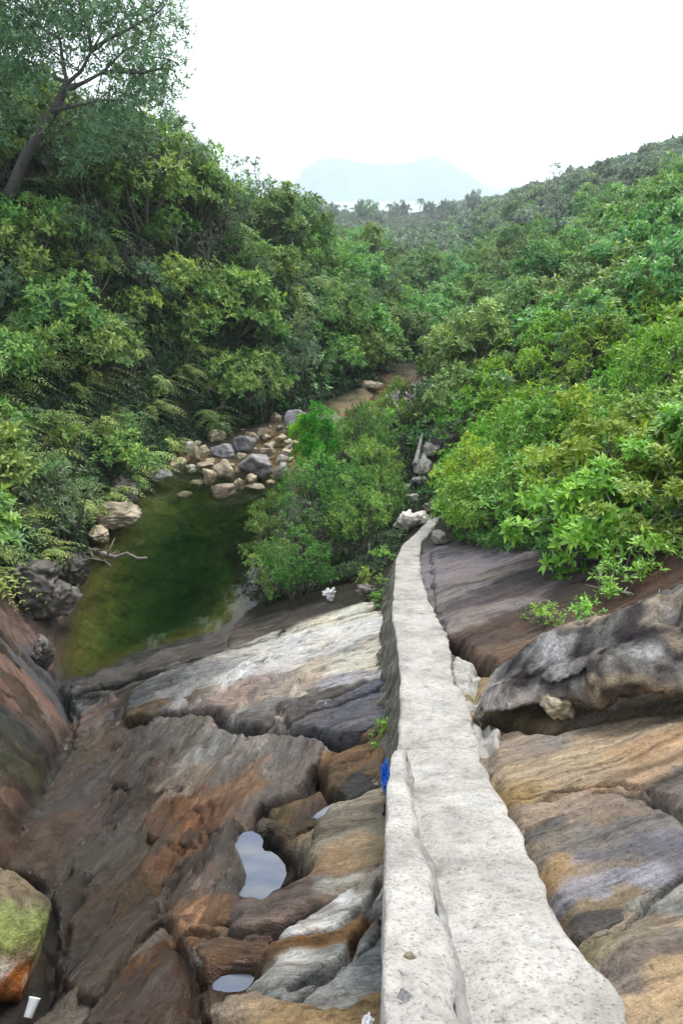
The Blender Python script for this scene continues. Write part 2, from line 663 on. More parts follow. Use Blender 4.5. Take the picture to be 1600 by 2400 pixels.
def simple_mat(name, c, rough=.7, nscale=8, amt=.6, bump=.3, c2=None):
    b = NB(name)
    tc = b.n('TexCoord')
    n1 = b.noise(tc.outputs['Object'], nscale, 7, .65)
    n2 = b.noise(tc.outputs['Object'], nscale * 6, 3, .6)
    if c2 is None:
        c2 = tuple(min(1, v * 1.5) for v in c)
    cc = b.ramp(n1, [(.3, tuple(v * .5 for v in c)), (.5, c), (.7, c2)])
    cc = b.mix('MULTIPLY', amt, cc, b.ramp(n2, [(.35, .6), (.6, 1.2)]))
    p = b.n('BsdfPrincipled', i_Roughness=rough)
    b.l(cc, p.inputs['Base Color'])
    bp = b.n('Bump', i_Strength=bump, i_Distance=.03)
    b.l(b.math('ADD', n1, b.math('MULTIPLY', n2, .4)), bp.inputs['Height'])
    b.l(bp.outputs[0], p.inputs['Normal'])
    b.l(p.outputs[0], b.out.inputs[0])
    return b.m


BARK = simple_mat('grey_bark', (.05, .045, .04), .8, 5)
STEM = simple_mat('twig_bark', (.12, .11, .09), .75, 10)
DEADWOOD = simple_mat('bleached_wood', (.42, .41, .39), .7, 6, .7, .5)
DRIFT = simple_mat('dark_driftwood', (.13, .115, .09), .5, 6)
SOIL = simple_mat('bank_soil', (.035, .034, .024), .9, 1.2, .8, .5, (.07, .065, .035))
MOSS = simple_mat('mossy_concrete', (.085, .085, .06), .85, 7, .8, .8, (.24, .23, .19))
PLASTIC_W = simple_mat('white_plastic', (.78, .78, .78), .35, 3, .15, .2, (.85, .85, .86))
PLASTIC_B = simple_mat('blue_plastic', (.02, .14, .55), .35, 3, .2, .2, (.05, .25, .7))

# concrete
_b = NB('weathered_concrete')
_geo = _b.n('NewGeometry')
_n1 = _b.noise(_geo.outputs['Position'], 3.0, 7, .6, .3)
_n2 = _b.noise(_geo.outputs['Position'], 28, 5, .7)
_n3 = _b.noise(_geo.outputs['Position'], 95, 3, .6)
_c = _b.ramp(_n1, [(.28, (.17, .165, .155)), (.45, (.285, .278, .265)), (.6, (.35, .342, .325)), (.75, (.28, .29, .31))])
_c = _b.mix('MULTIPLY', .8, _c, _b.ramp(_n2, [(.3, .3), (.4, .8), (.5, 1.0), (.7, 1.12)]))
_c = _b.mix('MULTIPLY', .8, _c, _b.ramp(_n3, [(.32, .3), (.42, .92), (.6, 1.06)]))
_n4 = _b.noise(_geo.outputs['Position'], 1.1, 6, .65, 1.0)
_n5 = _b.noise(_geo.outputs['Position'], 9, 6, .7, .6)
_c = _b.mix('MULTIPLY', .9, _c, _b.ramp(_n4, [(.32, (.6, .58, .55)), (.42, (.9, .88, .85)), (.5, (1.03, 1.01, .98)), (.6, (1.03, 1.01, .98)), (.7, (.8, .83, .88))]))
_c = _b.mix('MULTIPLY', .85, _c, _b.ramp(_n5, [(.3, (.5, .47, .42)), (.4, (.88, .87, .84)), (.5, (1, 1, 1)), (.68, (1.12, 1.12, 1.1))]))
_p = _b.n('BsdfPrincipled', i_Roughness=.85)
_b.l(_c, _p.inputs['Base Color'])
_bp = _b.n('Bump', i_Strength=.55, i_Distance=.02)
_b.l(_b.math('ADD', _n2, _b.math('MULTIPLY', _n3, .5)), _bp.inputs['Height'])
_b.l(_bp.outputs[0], _p.inputs['Normal'])
_b.l(_p.outputs[0], _b.out.inputs[0])
CONCRETE = _b.m

CONCRETE_SHADE = simple_mat('shaded_concrete', (.17, .168, .16), .6, 5, .5, .3, (.26, .26, .25))  # darker grey: shade of the step beside the ledge, put into the colour

# water
_b = NB('green_pool_water')
_gl = _b.n('BsdfPrincipled', i_Roughness=.02, i_IOR=1.33)
_gl.inputs['Transmission Weight'].default_value = 1.0
_gl.inputs['Base Color'].default_value = (1, 1, 1, 1)
_tc = _b.n('NewGeometry')
_wn = _b.noise(_tc.outputs['Position'], 3.5, 3, .5)
_bp = _b.n('Bump', i_Strength=.05, i_Distance=.02)
_b.l(_wn, _bp.inputs['Height'])
_b.l(_bp.outputs[0], _gl.inputs['Normal'])
_va = _b.n('VolumeAbsorption')
_va.inputs['Color'].default_value = (.42, .74, .42, 1)
_va.inputs['Density'].default_value = 1.0
_b.l(_gl.outputs[0], _b.out.inputs['Surface'])
_b.l(_va.outputs[0], _b.out.inputs['Volume'])
WATER = _b.m

_b = NB('sky_tinted_puddle_water')
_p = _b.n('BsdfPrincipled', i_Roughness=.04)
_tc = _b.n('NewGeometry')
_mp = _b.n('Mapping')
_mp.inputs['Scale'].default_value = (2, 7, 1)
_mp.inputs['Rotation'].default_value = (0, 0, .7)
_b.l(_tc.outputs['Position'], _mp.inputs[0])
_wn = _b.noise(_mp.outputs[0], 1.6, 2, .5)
_b.l(_b.ramp(_wn, [(.35, (.06, .08, .125)), (.65, (.12, .135, .15))]), _p.inputs['Base Color'])  # pale sky reflection painted into the base colour
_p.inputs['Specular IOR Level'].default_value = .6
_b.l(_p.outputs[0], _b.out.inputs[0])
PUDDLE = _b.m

# ------------------------------------------------------------------ rock colours (true colours of the stone, read point by point)
CP = [
    (600, 1560, 'd6d5d0'), (750, 1500, 'e0e0da'), (870, 1440, 'dcdbc8'), (450, 1600, '8d8d8c'), (560, 1640, 'a08c80'), (700, 1620, 'b5a58f'),
    (850, 1560, 'dcd8c4'), (330, 1640, '5a5d60'), (660, 1540, 'dcdad4'), (800, 1600, 'b0acb0'), (870, 1625, '6a6c76'), (720, 1660, '66605c'), (620, 1660, '8a8680'),
    (300, 1560, '5f5c58'), (420, 1530, '6a6560'), (540, 1490, '6c6358'), (640, 1450, '4c4844'), (760, 1420, '4a453f'),
    (400, 1740, '6f6a63'), (600, 1740, '8e8a85'), (690, 1770, '7d7570'), (450, 1830, '988470'), (330, 1800, '4f4a48'), (550, 1860, '8f6f52'),
    (560, 1790, '777069'), (500, 1760, '8a8782'), (640, 1800, '75706c'),
    (830, 1780, '8a6a45'), (790, 1820, '6f5a40'), (835, 1840, '4e4b48'), (700, 1880, '7a6242'), (650, 1930, '5a4a30'), (760, 1870, '84704a'),
    (870, 1880, 'b0a288'), (800, 1950, '7d7666'), (860, 2000, 'b59a70'), (700, 2080, '8f6f54'), (640, 2150, '75645a'), (760, 2040, 'a8875f'), (880, 1960, '9c9078'),
    (820, 2110, 'ccd2d5'), (720, 2170, 'b4b6b4'), (860, 2070, 'a8a294'), (780, 2170, '8a6434'),
    (680, 2290, '9c9e9a'), (750, 2230, 'c0c4c5'), (700, 2340, 'a2a09a'), (850, 2200, '8f948f'), (800, 2310, '9aa09c'), (850, 2370, 'a98d5f'), (600, 2330, 'a09280'),
    (590, 2250, '8f7050'), (520, 2300, '77706a'),
    (300, 1900, '4a3825'), (430, 1900, '7d5533'), (470, 1930, '7c5434'), (250, 2000, '65615c'), (330, 2030, '6a5a44'), (300, 2130, '5a4426'), (200, 2150, '6b522e'),
    (340, 2300, '5c3f20'), (450, 2180, '9c7450'), (480, 2040, '6a5c52'), (540, 2050, '6d6660'), (400, 2260, '6b4625'), (150, 2100, '54452f'),
    (130, 2300, '4a423c'), (200, 2350, '8a8278'), (130, 1980, '7a6150'), (150, 1850, '6a5a58'), (220, 1830, '606068'), (60, 1780, '58583f'),
    (250, 1750, '7a6a5c'), (310, 1690, '6a5a44'), (440, 2380, '5f4122'), (350, 2200, '6e5f52'), (560, 2130, '7a5f4e'), (180, 1950, '7a6050'), (270, 1850, '6c5a50'),
    (40, 1500, '9a7a6c'), (60, 1600, 'a07c6a'), (90, 1560, '6f6f78'), (50, 1700, '4c555c'), (110, 1700, '857268'), (20, 1900, '7a6050'), (20, 1650, '8a6a5c'), (120, 1640, '6c7078'),
    (1150, 1400, '5f5356'), (1080, 1330, '8f868c'), (1100, 1450, '928884'), (1200, 1460, '5f4c42'), (1350, 1400, '4a3f39'), (1560, 1350, '5a4232'), (1130, 1540, '7c6450'),
    (1250, 1350, '544a4c'), (1050, 1400, '8a8480'),
    (1200, 1760, 'a6937d'), (1300, 1740, '8f867b'), (1450, 1720, 'bda481'), (1580, 1740, 'bf9c72'), (1300, 1830, 'bfa680'), (1450, 1830, 'b8966e'),
    (1560, 1860, '84766a'), (1180, 1800, 'b09a78'),
    (1250, 1930, 'a8927a'), (1300, 1950, '6f6d6b'), (1400, 1920, '94836f'), (1500, 1920, '857e78'), (1300, 2020, '968a78'), (1450, 2000, '757175'), (1350, 2080, 'a3a0a8'),
    (1500, 2040, '7f7880'), (1350, 2140, '998462'), (1400, 2170, '5c554f'), (1550, 1990, '6f6d75'), (1280, 1980, 'a08c70'),
    (1420, 2230, 'aa9a88'), (1550, 2130, '999a92'), (1500, 2200, 'b39978'), (1530, 2300, '968678'), (1580, 2380, 'c2a478'), (1450, 2330, 'a4978a'),
    (1140, 1640, 'a89468'), (1150, 1720, '9a8258'), (1180, 1860, 'b89a60'), (1270, 2050, 'b09060'), (1380, 2250, 'a89a70'), (1110, 1560, 'a8946c'),
]
_cpx = np.array([(a, b) for a, b, _ in CP], float)
_cpc = np.array([s2l(c) for _, _, c in CP])
_cpc = (_cpc * .78 + .22 * _cpc.mean(1, keepdims=True)) * .6
_cpw = ground_hit(_cpx[:, 0], _cpx[:, 1])
# strata run the way the streaks do
_sa = ground_hit([450, 850, 1250, 1560, 1100, 1400], [1610, 1490, 2010, 1900, 1480, 1380])
DIR_L = (_sa[1] - _sa[0])[:2]
DIR_L /= np.linalg.norm(DIR_L)
DIR_R = (_sa[3] - _sa[2])[:2]
DIR_R /= np.linalg.norm(DIR_R)
DIR_RF = (_sa[5] - _sa[4])[:2]
DIR_RF /= np.linalg.norm(DIR_RF)
_sw = ground_hit([150, 420], [2150, 1800])
DIR_W = (_sw[1] - _sw[0])[:2]
DIR_W /= np.linalg.norm(DIR_W)


def rock_colour(x, y, sel=None, d=DIR_L, soft=.02):
    P = _cpw[:, :2] if sel is None else _cpw[sel, :2]
    C = _cpc if sel is None else _cpc[sel]
    wx = x + .2 * fbm(x * 2.5, y * 2.5, 3.3, 3)
    wy = y + .2 * fbm(x * 2.5, y * 2.5, 9.3, 3)
    dist_cam = np.sqrt(x * x + y * y) + 1
    num = 0
    den = 0
    for (ax, ay), c in zip(P, C):
        dx, dy = wx - ax, wy - ay
        u = (dx * d[0] + dy * d[1]) * .5
        v = -dx * d[1] + dy * d[0]
        w_ = 1.0 / ((u * u + v * v) / (dist_cam * .1) ** 2 + soft) ** 3.2
        num = num + w_[:, None] * c
        den = den + w_
    return num / den[:, None]


def flow_attr(x, y, z, d, su=.9, sv=9.0):
    u = x * d[0] + y * d[1]
    v = -x * d[1] + y * d[0]
    return np.stack([u * su, v * sv, z * sv * .6], 1)


def ripples(x, y, d, amp=1.0, seed=0.0):
    u = x * d[0] + y * d[1]
    v = -x * d[1] + y * d[0]
    w_ = v * 4.2 + 1.3 * fbm(u * .7, v * .9, seed + 13, 4)
    fr = w_ - np.floor(w_)
    stp = sstep(0, .8, fr) - fr            # little overlapping layers
    k = .02 * stp * (.4 + 1.2 * np.clip(noise3(u * .8, v * 1.5, seed + 31) + .4, 0, 1))
    return amp * k + ripples0(x, y, d, amp, seed) + .008 * fbm(x * 16, y * 16, seed, 3, .6)


def ripples0(x, y, d, amp=1.0, seed=0.0):
    u = x * d[0] + y * d[1]
    v = -x * d[1] + y * d[0]
    wv = v + .12 * fbm(u * .9, v * .9, seed, 3)
    a = .035 * noise3(u * .5, wv * 2.4, seed) + .016 * noise3(u * 1.1, wv * 7, seed + 5) + .007 * noise3(u * 2.5, wv * 17, seed + 9)
    b = .03 * fbm(x * 1.6, y * 1.6, seed + 2, 3) + .006 * fbm(x * 11, y * 11, seed + 4, 3)
    return amp * (a + b)


CRACKS = []


def crack(pts, w, d):
    p = np.array(pts)
    CRACKS.append((ground_hit(p[:, 0], p[:, 1])[:, :2], w, d))


_g5, _g7, _g6, _g4 = [(lambda *p, o=o, c=c: zr(p, o, c)) for o, c in ((O5, SC5), (O7, SC5), (O6, SC6), (O4, SC4))]
crack(_g5((470, 745), (540, 728), (640, 705), (760, 695), (840, 703), (865, 740), (900, 765), (1000, 778), (1120, 778), (1240, 785), (1330, 805), (1400, 790), (1490, 760)), .05, .26)
crack(_g5((1225, 900), (1215, 930), (1200, 965), (1120, 1025), (1010, 1085), (960, 1125)), .045, .26)
crack(_g7((1030, 520), (1070, 530), (1110, 570), (1150, 620), (1165, 655)), .06, .2)
crack(_g5((1235, 920), (1240, 970), (1290, 1010), (1310, 1050), (1360, 1040), (1490, 970)), .035, .2)
crack(_g5((250, 640), (300, 700), (280, 800), (200, 900), (60, 1090)), .06, .16)
crack(_g5((300, 620), (420, 590), (520, 560), (640, 530), (850, 470), (1050, 408), (1300, 338), (1470, 288)), .05, .2)
crack(_g7((1100, 895), (1280, 868), (1400, 785), (1470, 700)), .016, .09)
crack(_g7((1150, 1110), (1260, 1040), (1350, 960), (1400, 870), (1430, 790)), .02, .12)
crack(_g7((620, 820), (690, 650), (760, 580)), .03, .12)
crack(_g7((640, 860), (700, 960), (740, 1060), (780, 1190)), .022, .1)
crack(_g7((40, 620), (140, 700), (185, 850), (190, 1000), (160, 1150), (120, 1240)), .05, .2)
crack(_g7((390, 1130), (480, 1000), (560, 900), (620, 850)), .022, .1)
crack(_g5((1075, 690), (1110, 745), (1250, 690), (1400, 640), (1500, 600)), .025, .1)
crack(_g7((330, 680), (300, 760), (240, 860), (250, 980)), .03, .12)
crack(_g7((300, 550), (420, 480), (560, 360), (700, 350)), .02, .08)
crack(_g5((80, 380), (180, 500), (250, 640), (272, 740), (235, 800), (190, 900)), .045, .2)
crack(_g5((0, 640), (100, 705), (230, 800)), .03, .12)
crack(_g7((700, 900), (800, 890), (950, 890), (1060, 870)), .015, .06)
crack(_g7((800, 400), (830, 430), (790, 500), (770, 560), (650, 560)), .015, .06)
crack(_g6((640, 790), (800, 772), (1000, 752), (1250, 730), (1400, 762), (1500, 840), (1600, 900)), .012, .05)
crack(_g6((1050, 1515), (1200, 1462), (1350, 1335), (1500, 1205), (1640, 1090)), .014, .07)
crack(_g6((600, 340), (700, 362), (870, 408), (960, 412), (1080, 372), (1250, 336), (1640, 308)), .06, .2)
crack(_g6((560, 100), (545, 250), (600, 400), (605, 560), (660, 780), (770, 1000), (860, 1190), (940, 1400), (1045, 1540), (1130, 1650)), .035, .07)
crack(_g4((620, 1130), (700, 1190), (780, 1250), (1000, 1190), (1200, 1110), (1400, 1035), (1568, 995)), .05, .2)


def carve(x, y):
    out = np.zeros(x.shape)
    jx = x + .03 * fbm(x * 5, y * 5, 2., 3)
    jy = y + .03 * fbm(x * 5, y * 5, 7., 3)
    for P, w_, d_ in CRACKS:
        lo, hi = P.min(0) - 4 * w_, P.max(0) + 4 * w_
        m = np.where((x > lo[0]) & (x < hi[0]) & (y > lo[1]) & (y < hi[1]))[0]
        if not len(m):
            continue
        a, b = jx[m], jy[m]
        dd = np.full(len(m), 1e9)
        for (ax, ay), (bx, by) in zip(P[:-1], P[1:]):
            ex, ey = bx - ax, by - ay
            t = np.clip(((a - ax) * ex + (b - ay) * ey) / (ex * ex + ey * ey + 1e-9), 0, 1)
            dd = np.minimum(dd, np.hypot(a - ax - t * ex, b - ay - t * ey))
        out[m] = np.maximum(out[m], d_ * np.exp(-(dd / w_) ** 2))
    return out


# ------------------------------------------------------------------ bedrock and ground sheets
na, nr = 430, 560
A = np.radians(np.linspace(-100, 100, na))
Rr = np.geomspace(.35, 17.0, nr)
aa, rr_ = np.meshgrid(A, Rr, indexing='ij')
X, Y = (rr_ * np.sin(aa)).ravel(), (rr_ * np.cos(aa)).ravel()
Z = T(X, Y)
inroute = sstep(.0, .15, np.minimum(X - xl(Y), xr(Y) - X))
# wet knobbly rock to the left
wl = sstep(-.3, -1.2, X - xl(Y)) * (Y < 10)
Z = Z - .035 * (Y < 11) + ripples(X, Y, DIR_W, 1.5, 21.) * (X < xl(Y)) + ripples(X, Y, DIR_R, .8, 4.) * (X >= xl(Y))
rid = np.abs(fbm((X * DIR_W[0] + Y * DIR_W[1]) * 1.1, (-X * DIR_W[1] + Y * DIR_W[0]) * 3.0, 8., 4))
Z = Z + wl * (.10 - .22 * rid) * sstep(9, 7, Y)
Z = Z - .35 * inroute
bank = sstep(0, 1.2, np.interp(Y, LFy, LFx) - X)
Z = Z + bank * np.where(Y > 9, .07, .2) * fbm(X * 1.3, Y * 1.3, Z * 1.3, 4)
for P, lev, dep in PUDDLES:
    s = poly_sd(X, Y, P)
    Z = np.where(s > .0, np.minimum(Z, lev - .02 - .3 * np.clip(s, 0, .3)), np.where(s > -.12, np.maximum(Z, lev + .005), Z))
_cv = carve(X, Y)
Z = Z - _cv
Cc = np.zeros((len(X), 3))
mL = X < xl(Y)
Cc[mL] = rock_colour(X[mL], Y[mL], np.where(_cpx[:, 0] < 905)[0], DIR_W)
Cc[~mL] = rock_colour(X[~mL], Y[~mL], np.where(_cpx[:, 0] >= 905)[0], DIR_R)
under = poly_sd(X, Y, POOL)
algae = np.array([.125, .105, .025])
k = sstep(-.05, .35, under)[:, None]
kd = sstep(.2, 1.6, under)[:, None]
Cc = Cc * (1 - k) + k * (algae * (1 - kd) + np.array([.04, .062, .022]) * kd)
soil = np.array([.022, .021, .013])
ks = np.maximum(bank * sstep(6.5, 9, Y), np.maximum(sstep(1.2, 2.4, X - xr(Y)) * sstep(6, 8, Y), sstep(10, 12.5, Y) * sstep(.1, -.2, under)))[:, None]
ks = np.maximum(ks, (sstep(0, .3, X - np.interp(Y, [7, 9, 12, 15], [-.2, -1.3, -2.2, -3])) * (X < xl(Y)) * sstep(7.6, 8.4, Y))[:, None])
Cc = Cc * (1 - ks) + soil * ks
wet = sstep(.1, -.6, X - np.interp(Y, [0, 1.2, 3, 5, 8], [-.55, -.7, -1.0, -1.6, -2.6])) * (Y < 9)
D_ = np.where(mL[:, None], DIR_W[None], DIR_R[None])
for P, lev, dep in PUDDLES:
    wet = np.maximum(wet, sstep(-.14, -.02, poly_sd(X, Y, P)))
Cc = Cc * (1 - wet[:, None] * np.array([.64, .72, .82]))      # soaked stone is darker and browner
Cc = Cc * (1 - .6 * sstep(.05, .16, _cv))[:, None]      # stone colour darkened inside the cracks
FL = flow_attr(X, Y, Z, D_.T, 1.5, 8.0)
FL = FL * (1 - k) + np.stack([X * 2.0, Y * 2.0, Z * 2.0], 1) * k
bed = obj_np('bedrock', np.stack([X, Y, Z], 1), grid_faces(na, nr)[:, ::-1], ROCK, attrs={
    'Col': np.c_[Cc, np.ones(len(X))], 'flow': FL, 'wet': wet})
tag(bed, 'wet brown and grey bedrock sloping down to the green pool', None, None, 'structure')

na, nr = 260, 300
A = np.radians(np.linspace(-100, 100, na))
Rr = np.geomspace(16.5, 560, nr)
aa, rr_ = np.meshgrid(A, Rr, indexing='ij')
X, Y = (rr_ * np.sin(aa)).ravel(), (rr_ * np.cos(aa)).ravel()
Z = T(X, Y)
_s1, _s2, _s3 = poly_sd(X, Y, STREAM), poly_sd(X, Y, STREAM2), poly_sd(X, Y, POOL)
bar = sstep(17, 19, Y) * sstep(36, 33, Y) * sstep(-.6, .6, X - np.interp(Y, LFy, LFx)) * sstep(.8, -.4, X - np.interp(Y, RFy, RFx))
Cg = np.tile(np.array([.022, .024, .013]), (len(X), 1))
sand = np.array([.13, .10, .06])
bar = bar * sstep(-.8, -.1, np.maximum(np.maximum(_s1, _s2), _s3))
Cg = Cg * (1 - bar[:, None]) + sand * bar[:, None]
kk = sstep(-.1, .2, np.maximum(_s1, _s2))[:, None]
Cg = Cg * (1 - kk) + np.array([.27, .18, .09]) * kk
kk = sstep(-.1, .2, _s3)[:, None]
Cg = Cg * (1 - kk) + np.array([.10, .10, .03]) * kk
Z = Z + .04 * fbm(X * 2, Y * 2, 0., 3) * bar
gr = obj_np('ground', np.stack([X, Y, Z], 1), grid_faces(na, nr)[:, ::-1], ROCK, attrs={
    'Col': np.c_[Cg, np.ones(len(X))], 'flow': np.stack([X * 1.5, Y * 1.5, Z * 1.5], 1), 'wet': np.zeros(len(X))})
tag(gr, 'overgrown valley floor and banks', None, None, 'structure')

# ------------------------------------------------------------------ water, sea, mountains
_wp = np.array([(-9, 8.2), (-2.0, 8.6), (-.8, 12.5), (.6, 16.5), (1.9, 19), (3.2, 26), (5.2, 30), (7.0, 34), (.5, 34), (-4, 26), (-8, 21)])
n = len(_wp)
V = np.r_[np.c_[_wp, np.full(n, 0.0)], np.c_[_wp, np.full(n, -3.2)]]
me = bpy.data.meshes.new('pool_water')
me.from_pydata(V.tolist(), [], [list(range(n)), list(range(2 * n - 1, n - 1, -1))] + [[i, i + n, (i + 1) % n + n, (i + 1) % n] for i in range(n)])
me.materials.append(WATER)
me.update()
pw = link(bpy.data.objects.new('pool_water', me))
tag(pw, 'still dark green water of the rock pool', None, None, 'structure')

sea_b = NB('sea_water')
_p = sea_b.n('BsdfPrincipled', i_Roughness=.25)
_p.inputs['Base Color'].default_value = (.18, .25, .28, 1)
sea_b.l(_p.outputs[0], sea_b.out.inputs[0])
sea = obj_np('sea', [(-4800, 480, -3.6), (4800, 480, -3.6), (4800, 4300, -3.6), (-4800, 4300, -3.6)], np.array([(0, 1, 2, 3)]), sea_b.m)
tag(sea, 'pale sea beyond the palm trees', None, None, 'structure')


def far_range(name, prof, D, label):
    xs_px = np.linspace(prof[0][0], prof[-1][0], 90)
    py_ = np.interp(xs_px, [p[0] for p in prof], [p[1] for p in prof])
    r = ray(xs_px, py_)
    h = CAM_Z + r[:, 2] / r[:, 1] * D
    x = r[:, 0] / r[:, 1] * D
    rows = []
    prof_y = np.array([-1, -.8, -.55, -.3, -.1, 0, .2, .5, 1.0])
    prof_h = np.array([0, .15, .42, .72, .93, 1, .9, .5, 0])
    for yy, hh in zip(prof_y, prof_h):
        nz = 1 + .25 * fbm(x / 90 + yy * 3, yy * 2.0 + 0 * x, 2., 4) * (1 - abs(hh - .5) * .9) * (hh < .99)
        rows.append(np.stack([x, D + yy * 300 + 30 * fbm(x / 100, yy * 3 + 0 * x, 5., 2), -5 + (h + 5) * hh * nz], 1))
    V = np.concatenate(rows)
    o = obj_np(name, V, grid_faces(len(prof_y), 90), simple_mat(name + '_green', (.05, .08, .05), .9, .004))
    return tag(o, label, None, None, 'structure')


far_range('mountain', [(660, 478), (690, 425), (715, 392), (745, 376), (775, 370), (810, 372), (850, 380), (900, 386), (945, 383), (985, 376), (1020, 370),
                       (1045, 374), (1070, 390), (1100, 412), (1130, 432), (1160, 447), (1200, 478)], 2200, 'pale hazy double-peaked mountain across the sea')
far_range('mountain', [(1080, 476), (1150, 446), (1200, 436), (1250, 432), (1300, 428), (1360, 420), (1420, 432), (1480, 476)], 2500, 'low hazy headland beyond the right ridge')

# ------------------------------------------------------------------ rock slabs


def slab(pts, h, label, d=DIR_L, edge=.09, gap=.015, seed=1., mat=None, wet=0., amp=1.0, tilt=(0, 0), name='rock_slab', su=.9, sv=9.0, extra=None, ds=None, grow=.03):
    pts = np.array(pts, float)
    hit = ground_hit(pts[:, 0], pts[:, 1])
    P = chaikin(hit[:, :2], 2)
    lo, hi = P.min(0) - .12, P.max(0) + .12
    dist = np.linalg.norm(P.mean(0))
    if ds is None:
        ds = max(.009, min(.03, dist * .0028))
    gx = np.arange(lo[0], hi[0] + ds, ds)
    gy = np.arange(lo[1], hi[1] + ds, ds)
    X, Y = [a.ravel() for a in np.meshgrid(gx, gy, indexing='ij')]
    h, edge, amp = h * .42, edge * .42, amp * 1.5
    s = poly_sd(X, Y, P) + grow + .04 * fbm(X * 4, Y * 4, seed, 5, .6)
    q = np.clip(s / edge, 0, 1)
    prof = np.sqrt(np.maximum(1 - (1 - q) ** 2, 0))
    cx, cy = P.mean(0)
    base = T(X, Y)
    Z = base + h * prof - .035 + ripples(X, Y, d, amp, seed) * (.3 + .7 * q) + ((X - cx) * tilt[0] + (Y - cy) * tilt[1]) * q
    if extra is not None:
        Z = Z + extra(X, Y, q)
    cv = carve(X, Y)
    Z = np.where(s < 0, base + s * 5.0 - .035, Z) - cv
    for Pp, lev, dep in PUDDLES:
        sp = poly_sd(X, Y, Pp)
        Z = np.where(sp > 0, np.minimum(Z, lev - .02 - .3 * np.clip(sp, 0, .3)), Z)
    sel = np.where(poly_sd(_cpx[:, 0], _cpx[:, 1], pts) > -14)[0]
    C = rock_colour(X, Y, sel if len(sel) else None, d)
    wv = np.full(len(X), float(wet))
    for Pp, lev, dep in PUDDLES:
        wv = np.maximum(wv, sstep(-.14, -.02, poly_sd(X, Y, Pp)))
    wv = np.clip(wv + .35 * wet * fbm(X * 3, Y * 3, seed + 1, 3), 0, 1)
    C = C * (1 - wv[:, None] * np.array([.64, .72, .82])) * (1 - .6 * sstep(.05, .16, cv))[:, None]
    F = grid_faces(len(gx), len(gy))
    keep = (s[F].max(1) > -.05)
    F = F[keep]
    used = np.unique(F)
    remap = np.full(len(X), -1)
    remap[used] = np.arange(len(used))
    F = remap[F]
    X, Y, Z, C, wv = X[used], Y[used], Z[used], C[used], wv[used]
    o = np.array([cx, cy, T(np.array([cx]), np.array([cy]))[0]])
    ob = obj_np(name, np.stack([X, Y, Z], 1) - o, F, mat or ROCK, attrs={
        'Col': np.c_[C, np.ones(len(X))], 'flow': flow_attr(X, Y, Z, d, su, sv) + seed * 3.1, 'wet': wv}, loc=o)
    return tag(ob, label, 'rock', 'rock slabs of the streambed')


g5 = lambda *p: zr(p, O5, SC5)
g7 = lambda *p: zr(p, O7, SC5)
g6 = lambda *p: zr(p, O6, SC6)
g4 = lambda *p: zr(p, O4, SC4)

slab(g5((520, 600), (640, 535), (850, 475), (1050, 415), (1300, 345), (1480, 295), (1500, 420), (1500, 560), (1400, 600), (1300, 640), (1180, 695),
        (1110, 740), (1070, 690), (1040, 770), (950, 765), (880, 755), (840, 705), (700, 695), (560, 730), (480, 735), (495, 660)), .16,
     'broad pale grey rock slab with flowing bands beside the concrete wall', seed=1.3, edge=.14, amp=1.3)
slab(g5((1120, 740), (1180, 705), (1300, 648), (1500, 570), (1515, 640), (1500, 715), (1400, 765), (1330, 795), (1250, 775), (1150, 772)), .15,
     'purplish grey slab under the lower edge of the pale banded slab', seed=2.1, edge=.1)
slab(g5((260, 585), (380, 555), (470, 500), (600, 462), (760, 412), (860, 385), (885, 440), (850, 462), (700, 497), (640, 525), (520, 560), (420, 590), (330, 600)), .14,
     'dark grey rock rim along the near edge of the green pool', seed=3.7, edge=.1, wet=.3)
slab(g5((880, 425), (905, 370), (960, 335), (1100, 300), (1250, 275), (1400, 270), (1480, 280), (1300, 330), (1100, 395), (900, 450)), .12,
     'dark rock ledge below the white litter and bushes', seed=4.2, edge=.1)
slab(g5((430, 880), (460, 830), (490, 775), (560, 752), (680, 742), (800, 747), (860, 742), (900, 772), (1000, 784), (1130, 784), (1230, 795), (1240, 830),
        (1220, 900), (1205, 950), (1120, 1015), (1000, 1080), (955, 1115), (890, 1150), (820, 1130), (740, 1070), (650, 1010), (560, 985), (470, 995), (420, 950)), .16,
     'large rounded grey-brown slab in the middle of the rock slope', seed=5.5, edge=.16, amp=1.2, wet=.35, d=DIR_W)
slab(g5((1235, 915), (1280, 870), (1400, 825), (1490, 800), (1510, 900), (1490, 955), (1440, 925), (1360, 925), (1310, 965), (1290, 1000), (1245, 960)), .13,
     'rusty tan rock block against the mossy wall above the blue bag', seed=6.1, edge=.09)
slab(g5((1305, 985), (1320, 960), (1365, 928), (1440, 930), (1470, 960), (1400, 1005), (1330, 1045), (1300, 1025)), .10,
     'small dark grey block tucked under the rusty tan block', seed=6.9, edge=.08)
slab(g7((1020, 500), (1090, 450), (1180, 385), (1240, 330), (1285, 355), (1300, 380), (1220, 425), (1195, 465), (1130, 515), (1105, 555), (1150, 600), (1120, 590), (1060, 560), (1030, 530)), .09,
     'narrow mossy brown ledge above the grey puddle', seed=7.7, edge=.06, wet=.4)
slab(g7((1310, 400), (1400, 350), (1510, 300), (1500, 560), (1490, 635), (1300, 735), (1100, 850), (1000, 900), (930, 880), (900, 800), (970, 785), (1040, 785), (1110, 720), (1190, 650), (1205, 560), (1225, 480)), .14,
     'tan and charcoal streaked slab between puddle and concrete wall', seed=8.3, edge=.12)
slab(g7((1090, 885), (1250, 800), (1400, 700), (1500, 630), (1500, 700), (1400, 780), (1280, 860), (1150, 890)), .10,
     'white-veined narrow slab sloping up to the concrete ledge', seed=9.9, edge=.06)
